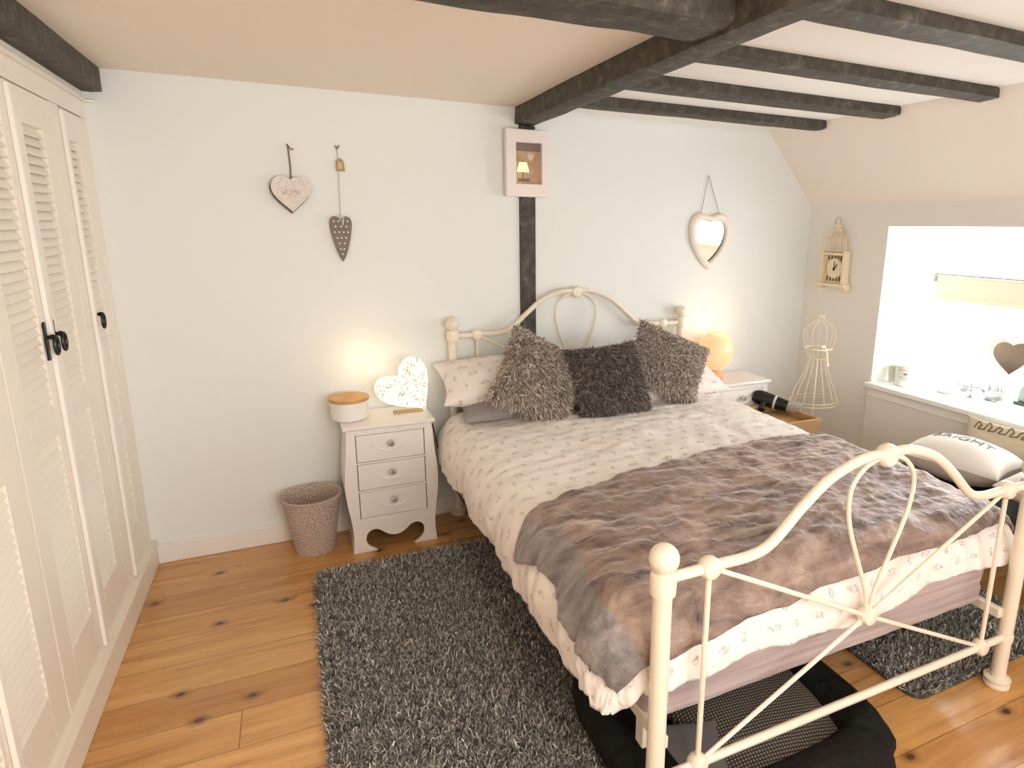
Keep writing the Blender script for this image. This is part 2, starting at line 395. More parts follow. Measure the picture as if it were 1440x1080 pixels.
def struct(o): o['kind'] = 'structure'; return o
def dup(root, loc, label):
    def cp(o, par):
        c = o.copy(); COL.objects.link(c)
        if par is not None: c.parent = par
        for ch in [x for x in bpy.data.objects if x.parent == o]: cp(ch, c)
        return c
    r = cp(root, None); r.location = loc; r['label'] = label; return r
def smoothcurve(pts, n=8):
    """Catmull-Rom through pts"""
    P = [Vector(p) for p in pts]; out = []
    for i in range(len(P)-1):
        p0, p1, p2, p3 = P[max(i-1, 0)], P[i], P[i+1], P[min(i+2, len(P)-1)]
        for k in range(n):
            t = k/n
            out.append(0.5*((2*p1)+(p2-p0)*t+(2*p0-5*p1+4*p2-p3)*t*t+(3*p1-p0-3*p2+p3)*t**3))
    out.append(P[-1]); return out
def heart(w, h, n=72, c=(5, 2, 1), e=3.0):
    """outline centred on its box; width w, height h; smaller c = shallower notch, smaller e = fuller sides"""
    pts = []
    for k in range(n):
        t = 2*PI*k/n; x = math.copysign(abs(math.sin(t))**e, math.sin(t))
        pts.append((x, 13*math.cos(t)-c[0]*math.cos(2*t)-c[1]*math.cos(3*t)-c[2]*math.cos(4*t)))
    y0, y1 = min(p[1] for p in pts), max(p[1] for p in pts)
    return [(x*w/2, ((y-y0)/(y1-y0)-.5)*h) for x, y in pts][::-1]
HS = dict(c=(3.2, 1.2, .5), e=2.2)       # shallow heart
HM = dict(c=(3.0, .9, .3), e=1.7)        # fuller heart of the wall mirror
def fbm(x, y, z=0.0, o=3):
    s = 0; a = 1
    for _ in range(o):
        s += a*noise.noise(Vector((x, y, z))); x *= 2.03; y *= 2.03; z += 5.1; a *= 0.5
    return s
def fibre_object(name, P, Nn, mat_, length, width, parent=None, lean=0.6, droop=0.0, cast=None):
    """many narrow bent ribbons rooted at P along normals Nn, as one mesh with a per-strand random value"""
    n = len(P); off = np.array(parent['_o']) if parent is not None else np.zeros(3)
    P = np.asarray(P)-off; Nn = np.asarray(Nn)
    r = rng.normal(size=(n, 3)); d = Nn+lean*r; d /= np.linalg.norm(d, axis=1)[:, None]
    L = length*rng.uniform(0.6, 1.25, n)[:, None]
    side = np.cross(d, rng.normal(size=(n, 3))); side /= np.linalg.norm(side, axis=1)[:, None]
    bend = rng.normal(size=(n, 3))*0.35; bend[:, 2] -= droop
    W = width*rng.uniform(0.6, 1.3, n)[:, None]
    p1 = P+d*L*0.5+bend*L*0.12; p2 = P+d*L*0.9+bend*L*0.5
    V = np.stack([P-side*W*.5, P+side*W*.5, p1-side*W*.5, p1+side*W*.5, p2-side*W*.2, p2+side*W*.2], 1).reshape(-1, 3)
    base = (np.arange(n)*6)[:, None]
    F = np.concatenate([base+np.array([[0, 1, 3, 2]]), base+np.array([[2, 3, 5, 4]])], 1).reshape(-1, 4)
    me = bpy.data.meshes.new(name); me.vertices.add(len(V)); me.vertices.foreach_set('co', V.astype(np.float32).ravel())
    me.loops.add(F.size); me.loops.foreach_set('vertex_index', F.astype(np.int32).ravel())
    me.polygons.add(len(F)); me.polygons.foreach_set('loop_start', np.arange(0, F.size, 4, dtype=np.int32))
    me.update(calc_edges=True); me.validate()
    at = me.attributes.new('strand', 'FLOAT', 'POINT'); c = rng.beta(1.3, 1.9, n)
    at.data.foreach_set('value', np.repeat(c, 6).astype(np.float32))
    me.polygons.foreach_set('use_smooth', np.ones(len(F), dtype=bool))
    me.materials.append(mat_)
    o = bpy.data.objects.new(name, me); COL.objects.link(o)
    if parent is not None: o.parent = parent
    return o

# ------------------------------------------------------------------ room
W, H, YF = 3.806, 2.138, -4.35
XL = -0.62                                  # true left wall, behind the wardrobe
b = MB().box(XL-.1, W+.7, YF-.1, .12, -.12, 0); struct(b.build('floor', m_floor, smooth=False))
struct(MB().box(XL-.1, W+.1, 0, .12, 0, 2.5).build('wall_back', m_wall, smooth=False))
struct(MB().box(XL-.12, XL, YF, 0, 0, 2.5).build('wall_left', m_wall, smooth=False))
# unseen wall behind the camera; its window opening is added for frontal fill
fw = MB(); x0, x1, z0, z1 = 0.75, 3.05, 0.55, 1.95
fw.box(XL, x0, YF-.15, YF, 0, 2.5).box(x1, W, YF-.15, YF, 0, 2.5).box(x0, x1, YF-.15, YF, 0, z0).box(x0, x1, YF-.15, YF, z1, 2.5)
struct(fw.build('wall_front', m_wall2, smooth=False))
wf = MB()
for a, c in ((x0, x0+.05), (x1-.05, x1), (1.49, 1.54), (2.26, 2.31)): wf.box(a, c, YF-.10, YF-.05, z0, z1)
wf.box(x0, x1, YF-.098, YF-.052, z0, z0+.05).box(x0, x1, YF-.098, YF-.052, z1-.05, z1)
f2 = struct(wf.build('added_fill_window', m_upvc, bevel=.004)); MB().box(x0, x1, YF-.078, YF-.074, z0, z1).build('pane', m_glass, f2, smooth=False)  # invented window, lets in sky light as frontal fill
# ceilings
struct(MB().box(XL-.1, 1.82, YF, 0, H, H+.1).build('ceiling', m_ceil, smooth=False))
struct(MB().box(1.82, 3.45, YF, 0, H, H+.1).build('ceiling_right', m_ceil_white, smooth=False))
ZJ, XE = 1.70, 3.41
sl = MB().add([(XE, YF, H), (XE, 0, H), (W, 0, ZJ), (W, YF, ZJ), (XE+.1, YF, H+.1), (XE+.1, 0, H+.1), (W+.12, 0, ZJ), (W+.12, YF, ZJ)],
              [(0, 1, 2, 3), (4, 7, 6, 5), (0, 4, 5, 1), (2, 6, 7, 3)])
struct(sl.build('ceiling_slope', m_slope, smooth=False))
# window wall, opening y -2.0..-.62, z .655..1.575, deep reveal; head levelled and glass raised above the blind to brighten it
WY0, WY1, WZ0, WZ1, WX = -2.0, -.615, .655, 1.572, 4.22
ww = MB()
ww.box(W, W+.1, WY1, 0, 0, ZJ+.02).box(W, W+.1, YF, WY0, 0, ZJ+.02).box(W, W+.1, WY0, WY1, 0, WZ0-.031).box(W, W+.1, WY0, WY1, WZ1, ZJ+.02)
struct(ww.build('wall_right', m_wall2, smooth=False))
ze = WZ1-.012
rv = MB()
rv.add([(W+.001, WY1, WZ0), (W+.001, WY1, WZ1), (WX+.1, WY1-.05, ze), (WX+.1, WY1-.05, WZ0), (W+.1, WY1+.06, WZ0), (W+.1, WY1+.06, WZ1), (WX+.1, WY1+.06, WZ1), (WX+.1, WY1+.06, WZ0)],
       [(0, 1, 2, 3), (4, 7, 6, 5), (1, 5, 6, 2), (0, 3, 7, 4), (2, 6, 7, 3), (0, 4, 5, 1)])
rv.add([(W+.001, WY0, WZ0), (W+.001, WY0, WZ1), (WX+.1, WY0+.05, ze), (WX+.1, WY0+.05, WZ0), (W+.1, WY0-.06, WZ0), (W+.1, WY0-.06, WZ1), (WX+.1, WY0-.06, WZ1), (WX+.1, WY0-.06, WZ0)],
       [(0, 3, 2, 1), (4, 5, 6, 7), (1, 2, 6, 5), (0, 4, 7, 3), (2, 3, 7, 6), (0, 1, 5, 4)])
rv.add([(W+.001, WY0, WZ1), (W+.001, WY1, WZ1), (WX+.1, WY1-.05, ze), (WX+.1, WY0+.05, ze), (W+.1, WY0-.06, WZ1+.1), (W+.1, WY1+.06, WZ1+.1), (WX+.1, WY1+.06, WZ1+.1), (WX+.1, WY0-.06, WZ1+.1)],
       [(0, 1, 2, 3), (4, 7, 6, 5), (0, 4, 5, 1), (2, 6, 7, 3), (1, 5, 6, 2), (0, 3, 7, 4)])
rv.box(W+.1, WX+.1, WY0-.06, WY1+.06, WZ0-.1, WZ0-.03)
struct(rv.build('trim_1', m_reveal, smooth=False))
fr = MB(); gy0, gy1, gz0, gz1 = WY0+.05, WY1-.05, WZ0, ze
for a, c in ((gy0-.03, gy0+.045), (gy1-.045, gy1+.03), (-1.33, -1.285)): fr.box(WX, WX+.05, a, c, gz0-.03, gz1+.04)
fr.box(WX+.003, WX+.047, gy0-.02, gy1+.02, gz0-.02, gz0+.045).box(WX+.003, WX+.047, gy0-.02, gy1+.02, gz1-.045, gz1+.03)
f1 = struct(fr.build('window_1', m_upvc, bevel=.004)); MB().box(WX+.02, WX+.024, gy0, gy1, gz0, gz1).build('pane', m_glass, f1, smooth=False)
# sill board and boxed panel below
sb = MB().box(3.755, W+.0005, WY0-.02, WY1+.012, WZ0-.03, WZ0).box(W, WX, WY0-.04, WY1+.04, WZ0-.03, WZ0); struct(sb.build('trim_2', m_reveal, bevel=.006))
pn = MB().box(3.775, W, -2.6, WY1-.004, 0, WZ0-.03); struct(pn.build('wall_panel_right', m_wall2, bevel=.003))
struct(MB().box(3.768, 3.776, -2.6, WY1-.006, .575, .583).build('trim_3', m_wall2, bevel=.002))
# skirting
struct(MB().box(.0, 1.79, -.016, 0, 0, .095).box(1.86, W, -.016, 0, 0, .095).build('baseboard_back', m_trim, bevel=.004))
struct(MB().box(W-.016, W, WY1, -.016, 0, .095).build('baseboard_right', m_trim, bevel=.004))

# ------------------------------------------------------------------ beams
def beam(name, x0, x1, y0, y1, z0, z1, label, axis, rough=.006, group=None):
    """hewn timber: subdivided box with slightly wandering arrises"""
    L = (x1-x0) if axis == 'x' else (y1-y0); n = max(8, int(L/.05)); mb = MB(); rows = []
    sd = random.random()*50
    for k in range(n+1):
        t = k/n; ring = []
        for (a, c) in ((0, 0), (.25, 0), (.75, 0), (1, 0), (1, .3), (1, 1), (0, 1), (0, .3)):
            j1 = rough*fbm(t*L*2.2, a*3+sd, c*3); j2 = rough*fbm(t*L*2.2+9, a*3+sd, c*3+4)
            ch = .006 if (a in (0, 1) and c == 0) else 0
            if axis == 'x': p = (x0+t*L, y0+a*(y1-y0)+j1, z0+c*(z1-z0)+(j2 if c < 1 else 0)+ch)
            else: p = (x0+a*(x1-x0)+j1, y0+t*L, z0+c*(z1-z0)+(j2 if c < 1 else 0)+ch)
            ring.append(p)
        rows.append(ring)
    mb.grid(rows, wrap=True); m = len(rows)*8
    mb.f.append(tuple(range(8))); mb.f.append(tuple(range(m-8, m))[::-1]); mb.mi += [0, 0]
    o = mb.build(name, m_beam, sharp=50); return tag(o, label, 'beam', group)
beam('ceiling_beam', 1.765, 1.872, -4.3, -.002, 2.05, H+.02, 'main black timber beam running from the back wall post towards the viewer', 'y')
beam('cross_beam', -.5, 1.79, -1.76, -1.565, 2.063, H+.02, 'thick black beam crossing the tan ceiling left of the main beam', 'x', .010)
beam('wall_beam', -.09, .046, -4.3, -.002, 2.046, H+.02, 'black timber beam along the ceiling above the louvred wardrobe', 'y', .003)
JL = ['thin black ceiling joist nearest the back wall', 'second black ceiling joist from the back wall', 'third black ceiling joist from the back wall, ending above the window',
      'black ceiling joist at the top right corner of the photo']
for (ya, yb), lb in zip(((-.455, -.345), (-.925, -.79), (-1.40, -1.29), (-1.90, -1.785)), JL):
    beam('ceiling_joist', 1.86, 3.42, ya, yb, 2.092, H+.02, lb, 'x', .003, 'joists right of the main beam')
po = beam('timber_post', 1.783, 1.871, -.012, .02, 0, 2.055, 'black timber post set in the back wall behind the bed', 'y', .0)
po.data.clear_geometry(); mbp = MB().box(1.783, 1.871, -.012, .02, 0, 2.052); tmp = mbp.build('tmp', m_beam, bevel=.003)
po.data = tmp.data; bv = po.modifiers.new('bevel', 'BEVEL'); bv.width = .003; bpy.data.objects.remove(tmp)

# ------------------------------------------------------------------ fitted wardrobe
wr = thing('fitted_wardrobe', (0, -1.6, 0), 'cream fitted wardrobe with louvred doors along the left wall', 'wardrobe')
XP = -.02; YE = -3.6
g = MB(); g.box(XP-.02, 0.0, YE, -.001, 0, .108).box(XP-.02, .006, YE, -.001, .108, .118); g.build('plinth', m_cream, wr, bevel=.003)
doors = [(-.335, -.055, -.278, -.155), (-.813, -.432, -.722, -.54), (-1.17, -.82, -1.078, -.874), (-1.525, -1.18, -1.492, -1.288), (-1.88, -1.532, -1.755, -1.565), (-2.24, -1.887, -2.14, -1.95), (-2.60, -2.247, -2.51, -2.33), (-2.96, -2.607, -2.87, -2.69)]
ZD0, ZD1 = .135, 1.938
g = MB(); g.box(XP-.03, XP, YE, -.001, ZD1+.004, 2.142).box(XP-.03, XP, -.052, -.001, .118, ZD1+.004).box(XP-.03, XP-.002, -.430, -.339, .118, ZD1+.004)
g.box(XP-.03, XP-.004, YE, -2.964, .118, ZD1+.004).box(XP-.03, XP-.003, -3.0, -.05, .116, ZD0-.003)
g.box(XP, XP+.014, YE, -.001, 2.006, 2.022).box(XP-.3, XP-.28, YE, 0, 0, 2.14)
g.build('face_frame', m_cream, wr, bevel=.002)
MB().lathe([(.006, 0), (.02, .002), (.022, .008), (.012, .012)], (XP+.02, -.03, 2.002), 16).build('moulding_end', m_cream_lt, wr)
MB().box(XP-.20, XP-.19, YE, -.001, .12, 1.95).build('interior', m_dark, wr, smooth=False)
for di, (a, c, la, lc) in enumerate(doors):
    g = MB(); t0, t1 = XP-.026, XP-.002
    g.box(t0, t1, a, la, ZD0, ZD1).box(t0, t1, lc, c, ZD0, ZD1)
    for zz0, zz1 in ((ZD0, .288), (.905, .995), (1.835, ZD1)): g.box(t0, t1, la, lc, zz0, zz1)
    for zz0, zz1 in ((.288, .905), (.995, 1.835)):
        n = int((zz1-zz0)/.0275); st = (zz1-zz0)/n
        for k in range(n):
            z = zz0+(k+.5)*st
            ang = math.radians(60); ex = Vector((math.cos(ang), 0, -math.sin(ang))); ez = Vector((math.sin(ang), 0, math.cos(ang)))
            g.obox((XP-.0150, (la+lc)/2, z), ex, Vector((0, 1, 0)), ez, .0200, (lc-la)/2+.002, .0035)
    d = g.build('door', m_cream, wr, bevel=.0015)
    if di in (0, 1, 3, 5):
        yb = a if di in (0, 1) else a
        MB().box(XP-.002, XP+.011, yb-.012, yb+.014, .128, 1.93).build('cover_strip', m_cream_lt, d, bevel=.003)
    hy = {0: -.306, 1: -.775, 2: -.848, 4: -1.84, 5: -1.93}.get(di)
    if hy is not None:
        hx = XP-.002
        g = MB(); g.prism([(-.009, -.055), (.009, -.055), (.007, -.03), (.011, 0), (.007, .03), (.009, .055), (0, .062), (-.009, .055), (-.007, .03), (-.011, 0), (-.007, -.03)], (hx, hy, 1.19), (0, 1, 0), (0, 0, 1), 0, .006)
        g.sphere((hx+.02, hy, 1.205), .009, 12); g.tube([(hx+.004, hy, 1.205), (hx+.02, hy, 1.205)], .006, 8)
        ring = [(hx+.026, hy+.017*math.sin(2*PI*k/20), 1.18+.027*math.cos(2*PI*k/20)) for k in range(20)]
        g.tube(ring, .005, 8, closed=True); g.build('handle', m_black, d)

# ------------------------------------------------------------------ bed frame
BX0, BX1 = 1.396, 2.796; XM = (BX0+BX1)/2
bed = thing('bed_frame', (XM, -1.08, 0), 'cream metal double bed frame with ball posts and curved end rails', 'bed')
def end_panel(y, zpost, za, zmid, zc, zl, name, collar):
    """two posts, swept top rail, teardrop, diagonals, lower rail; za = hub height"""
    posts = []
    pan = MB()
    for x in (BX0, BX1):
        q = MB(); zt = zpost-.036
        q.lathe([(.0235, .03), (.0235, zt-.085), (.031, zt-.08), (.0325, zt-.045), (.030, zt-.03), (.019, zt-.024), (.022, zt-.014)], (x, y, 0), 24)
        q.sphere((x, y, zt+.008), .0365, 24)
        q.build('bed_post', m_bed, bed)
        q = MB(); q.lathe([(.030, 0), (.040, .003), (.041, .012), (.034, .016), (.030, .018), (.041, .024), (.042, .032), (.026, .038)], (x, y, 0), 24); q.build('foot_cup', m_bed, bed)
    hx0, hx1 = BX0+.13, BX1-.13
    half = [(0, za), (.13, za), (.165, za+.002), (.255, za+.003), (.32, za+.025), (.41, za+.103), (.50, za+(zmid-za)*.83), (.61, zmid+.003), (.70, zmid+.004)]
    path = [(BX0+a, y, z) for a, z in half]+[(BX1-a, y, z) for a, z in half[::-1][1:]]
    MB().tube(smoothcurve(path, 6), .0138, 14).build('top_rail', m_bed, bed)
    g = MB(); g.tube([(BX0, y, zl), (BX1, y, zl)], .0125, 14)
    for x in (BX0, BX1): g.lathe([(.026, -.013), (.0275, 0), (.026, .013)], (x, y, zl), 20)
    g.build('lower_rail', m_bed, bed)
    for x in (hx0, hx1):
        MB().tube([(x, y, za), (x, y, zl)], .0075, 10).build('upright_rod', m_bed, bed)
        for z2 in (za, zl): MB().tube([(x, y, z2), (XM, y, zc)], .0066, 10).build('diagonal_rod', m_bed, bed)
    hh = zmid-zc
    for sgn in (-1, 1):
        lp = [(0, zmid-.01), (.03, zmid-.006), (.085, zmid-.03*hh/.49), (.122, zmid-.085*hh/.49), (.115, zmid-.175*hh/.49), (.07, zmid-.29*hh/.49), (.022, zmid-.40*hh/.49), (.006, zc+.02)]
        MB().tube(smoothcurve([(XM+sgn*a, y, z) for a, z in lp], 6), .0066, 10).build('loop_rod', m_bed, bed)
    g = MB()
    for x, z, r in ((hx0, za, .029), (hx1, za, .029), (hx0, zl, .028), (hx1, zl, .028), (XM, zc, .027), (XM, zmid, .033)):
        q = MB(); q.lathe([(.010, -.022), (r*.8, -.018), (r, -.008), (r, .008), (r*.8, .018), (.010, .022)], (x, y, z), 20, axis='y'); q.build('boss', m_bed, bed)
end_panel(-2.108, .835, .754, .955, .465, .190, 'foot', 0)
end_panel(-.046, 1.085, .990, 1.197, .68, .34, 'head', 0)
for x in (BX0+.03, BX1-.03):
    MB().box(x-.012, x+.012, -2.10, -.05, .265, .30).build('side_rail', m_bed, bed, bevel=.003)
g = MB()
for k in range(12): g.box(BX0+.03, BX1-.03, -2.0+k*.165, -1.94+k*.165, .278, .29)
g.build('slats', m_pine, bed)
# centre support leg seen under the foot
MB().box(1.43, 1.47, -1.99, -1.95, 0, .27).build('support_leg', m_bed, bed, bevel=.003)

# ------------------------------------------------------------------ mattress, duvet, blanket
DISC = [False]
def rr_project(s, t, a0, a1, b0, b1):
    """nearest point of the core rectangle, distance and outward direction"""
    qx = min(max(s, a0), a1); qy = min(max(t, b0), b1); dx, dy = s-qx, t-qy; d = math.hypot(dx, dy)
    if DISC[0] and dx and dy:
        m_ = max(abs(dx), abs(dy)); a_ = math.atan2(abs(dy), abs(dx)); a_ = a_ if a_ <= PI/4 else a_
        return qx, qy, m_, math.copysign(math.cos(a_), dx), math.copysign(math.sin(a_), dy)
    return qx, qy, d, (dx/d if d > 1e-9 else 0), (dy/d if d > 1e-9 else 0)
CX0, CX1, CY0, CY1 = 1.41, 2.79, -1.935, -.10
def duvet_top(x, y):
    u = (x-XM)/.7; v = (y+1.05)/.95
    return .615+.022*(1-u*u)*(1-v*v*.5)+.012*fbm(x*2.4, y*2.4, 1.0)+.006*fbm(x*7, y*5, 3.0)
def drape(s, t, off=0.0, foldamp=.012, bulge=.14, foldseed=0.0, wr=0.0):
    qx, qy, d, nx, ny = rr_project(s, t, CX0, CX1, CY0, CY1)
    z = duvet_top(qx, qy); R = bulge*(.98 if ny > -.5 or True else 1); Rz = .17
    if ny < -.2: R = bulge-(bulge-.135)*min(1, (-ny-.2)/.6)
    q = PI/2*(R+Rz)/2
    if d <= q:
        a = d/q*PI/2; out = R*math.sin(a); dn = Rz*(1-math.cos(a))
    else:
        out = R-.04*(d-q); dn = Rz+(d-q)
    per = (t if abs(nx) > abs(ny) else s)
    ang = math.atan2(ny, nx) if d > 0 else 0
    fold = foldamp*min(1, d/.15)*(fbm((qx+qy)*4.5+foldseed, ang*1.0, d*3)+.5*fbm((qx-qy)*11+foldseed, ang*1.6, d*4))
    ox = off+fold
    px, py = qx+nx*(out+ox), qy+ny*(out+ox)
    w_ = wr*fbm(s*9+foldseed, t*16, 2.0)+wr*.8*abs(fbm(s*3+t*2+foldseed, t*7, 5.0)) if wr else 0
    k = max(0.0, 1-d/q)
    if wr and d > 0: px += nx*w_*(1-k); py += ny*w_*(1-k)
    return Vector((px, py, z-dn+off*k+w_*k))

# mattress and base under a pleated mauve valance
mt = thing('mattress', (XM, -1.08, .30), 'deep mattress with mauve valance cover showing below the duvet', 'mattress')
rows = []; per = []
mx0, mx1, my0, my1, rr = 1.418, 2.774, -2.035, -.085, .05
for k in range(240):
    u = k/240*4; sd = int(u); f = u-sd
    if sd == 0: p = (mx0+(mx1-mx0)*f, my0)
    elif sd == 1: p = (mx1, my0+(my1-my0)*f)
    elif sd == 2: p = (mx1-(mx1-mx0)*f, my1)
    else: p = (mx0, my1-(my1-my0)*f)
    cx_ = min(max(p[0], mx0+rr), mx1-rr); cy_ = min(max(p[1], my0+rr), my1-rr); d = Vector((p[0]-cx_, p[1]-cy_)).normalized()
    per.append((cx_+d.x*rr, cy_+d.y*rr, d))
for z, o in ((.293, -.006), (.30, .0), (.345, .004), (.36, -.002), (.40, .003), (.50, .0), (.555, -.006), (.575, -.03)):
    rows.append([Vector((a+d.x*(o+.004*fbm(a*6, b_*6, z*3)), b_+d.y*(o+.004*fbm(a*6, b_*6, z*3)), z)) for a, b_, d in per])
g = MB(); g.grid(rows, wrap=True); n = len(rows); g.f.append(tuple(range((n-1)*240, n*240))); g.f.append(tuple(range(240))); g.mi += [0, 0]
g.build('valance', m_skirt, mt)

def hem_limit(s, t):
    """how far the duvet reaches past the core edge (cloth length)"""
    qx, qy, d, nx, ny = rr_project(s, t, CX0, CX1, CY0, CY1)
    if d == 0: return 9
    if ny < -.35:
        base = .268-.018*max(0, min(1, (qx-1.9)/.8))
        base += .012*math.sin(qx*9+.8)+.022*max(0, 1-abs(qx-2.05)/.32)-.02*max(0, min(1, (qx-2.2)/.4))
        if nx < -.2: base = .268+.075*min(1, (-nx-.2)/.5)
    else: base = .318+.012*fbm(t*3, 2, 1)
    return base
def cloth(name, s0, s1, t0, t1, ns, nt, fn, limit, mats, parent, solid, mi_fn=None):
    g = MB(); uvs = []; rows = []
    for j in range(nt+1):
        row = []
        for i in range(ns+1):
            s = s0(j/nt)+(s1(j/nt)-s0(j/nt))*i/ns; t = t0(i/ns)+(t1(i/ns)-t0(i/ns))*j/nt
            if limit:
                DISC[0] = True
                qx, qy, d, nx, ny = rr_project(s, t, CX0, CX1, CY0, CY1); L = limit(s, t)
                if 0 < d:
                    k_ = L/.34; row.append(fn(qx+(s-qx)*k_, qy+(t-qy)*k_)); uvs.append((s, t)); DISC[0] = False; continue
            DISC[0] = False
            row.append(fn(s, t)); uvs.append((s, t))
        rows.append(row)
    g.grid(rows)
    if mi_fn: g.mi = [mi_fn(i/ns, j/nt) for j in range(nt) for i in range(ns)]
    return g.build(name, mats, parent, solid=solid, uvs=uvs, sharp=180)
duv = cloth('duvet', lambda v: CX0-.34, lambda v: CX1+.34, lambda u: CY0-.34, lambda u: -.16, 190, 230,
            lambda s, t: drape(s, t, 0, .020, .145, 3.0, .007), hem_limit, m_duvet, None, .02)
tag(duv, 'white duvet with small grey sketched motifs spread over the bed', 'duvet')
def blank(s, t): return drape(s, t, .014, .016, .145, 3.0, .007)+Vector((0, 0, .001))
def bl_fn(s, t):
    p = blank(s, t)
    f = .010*abs(fbm(s*2.2+t*1.5, t*9, 7.0))+.006*fbm(s*14, t*22, 3.0)
    qx, qy, d, nx, ny = rr_project(s, t, CX0, CX1, CY0, CY1); q = max(0, 1-d/.2)
    return p+Vector((nx*f*(1-q), ny*f*(1-q), f*q+ .002))
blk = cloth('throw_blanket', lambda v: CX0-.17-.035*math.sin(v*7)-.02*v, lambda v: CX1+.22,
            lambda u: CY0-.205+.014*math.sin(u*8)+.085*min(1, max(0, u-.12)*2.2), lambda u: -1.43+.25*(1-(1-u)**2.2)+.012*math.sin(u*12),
            200, 130, bl_fn, None, [m_velvet, m_velvet_sidelight], None, .008, lambda u, v: 1 if u < .068 else 0)  # left side of the throw gets the velvet with light painted in
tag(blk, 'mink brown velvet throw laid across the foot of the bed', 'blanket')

# ------------------------------------------------------------------ pillows and cushions
def cushion_surface(a, b_, T, pinch=.10, ex_=.42, seed=0.0, wr=.004):
    def f(u, v, side=1):
        e = max(0.0, (1-u*u))**ex_*max(0.0, (1-v*v))**ex_
        x = a*u*(1-pinch*(1-v*v)*abs(u)**3*1.0)
        y = b_*v*(1-pinch*(1-u*u)*abs(v)**3*1.0)
        z = side*(T*e)+wr*e*fbm(u*3+seed, v*3, seed)
        return x, y, z
    return f
def frame(yaw, pitch, roll):
    """cushion plane: ex along width, ey up its face, en outward; pitch 0 = standing facing -y, 90 = lying flat"""
    M = Matrix.Rotation(yaw, 3, 'Z') @ Matrix.Rotation(-pitch, 3, 'X')
    ex = M @ Vector((1, 0, 0)); ey = M @ Vector((0, 0, 1)); en = M @ Vector((0, -1, 0))
    c, s = math.cos(roll), math.sin(roll)
    return ex*c+ey*s, -ex*s+ey*c, en
def cushion(name, c, fr, a, b_, T, mats, parent, n=34, seed=0.0, pinch=.10, wr=.004, two=False):
    ex, ey, en = fr; c = Vector(c); f = cushion_surface(a, b_, T, pinch, .42, seed, wr); g = MB(); uvs = []
    for side in (1, -1):
        rows = []
        for j in range(n+1):
            row = []
            for i in range(n+1):
                u, v = math.sin((2*i/n-1)*PI/2), math.sin((2*j/n-1)*PI/2)
                x, y, z = f(u, v, side); row.append(c+ex*x+ey*y+en*z); uvs.append((x+seed, y))
            rows.append(row)
        g.grid(rows, mi=0 if side == 1 or not two else 1)
    return g.build(name, mats, parent, uvs=uvs, sharp=60)
def shaggy(label, c, fr, a, b_, T, m, n, L, wd, group):
    t = thing('shaggy_cushion', tuple(Vector(c)-fr[1]*0), label, 'cushion', group)
    cushion('cover', c, fr, a, b_, T, m, t, 24)
    ex, ey, en = fr; f = cushion_surface(a, b_, T); P = []; Nn = []
    for k in range(n):
        u, v = random.uniform(-1, 1), random.uniform(-1, 1); side = 1 if random.random() < .72 else -1
        x, y, z = f(u, v, side); x1, y1, z1 = f(u*.97, v*.97, side)
        nrm = (ex*(u**3*.9)+ey*(v**3*.9)+en*side*.8).normalized()
        P.append(tuple(Vector(c)+ex*x+ey*y+en*z)); Nn.append(tuple(nrm))
    o = fibre_object('shag_pile', np.array(P), np.array(Nn), m, L, wd, t, lean=.55, droop=.8); o['kind'] = 'stuff'
    return t
# bed pillows
cushion_f = frame(.05, math.radians(72), -.03)
p = cushion('pillow', (1.68, -.255, .688), frame(.02, math.radians(76), -.02), .335, .19, .062, m_greyfab, None, 30, .3)
tag(p, 'grey patterned pillow lying under the white pillow left of the headboard', 'pillow')
p = cushion('pillow', (1.640, -.215, .778), frame(-.02, math.radians(66), -.02), .36, .168, .095, m_pillow, None, 34, 1.3, wr=.012)
tag(p, 'white printed pillow with frilled corner at the left end of headboard', 'pillow')
p = cushion('pillow', (2.55, -.225, .725), frame(.02, math.radians(68), 0), .36, .215, .08, m_pillow, None, 34, 2.3, wr=.012)
tag(p, 'white printed pillow behind the right taupe shaggy cushion', 'pillow')
G = 'shaggy cushions on the bed'
shaggy('taupe shaggy cushion tilted on its corner, left of the dark one', (1.735, -.40, .815), frame(.10, math.radians(27), math.radians(-32)), .205, .205, .075, m_shag_l, 24000, .030, .0045, G)
shaggy('taupe shaggy cushion to the right of the dark square one', (2.49, -.38, .822), frame(-.12, math.radians(30), math.radians(-27)), .21, .185, .075, m_shag_l, 24000, .024, .0042, G)
shaggy('near black shaggy cushion upright in the middle of the bed', (2.085, -.47, .79), frame(.04, math.radians(26), math.radians(3)), .20, .18, .07, m_shag_d, 24000, .030, .0042, G)

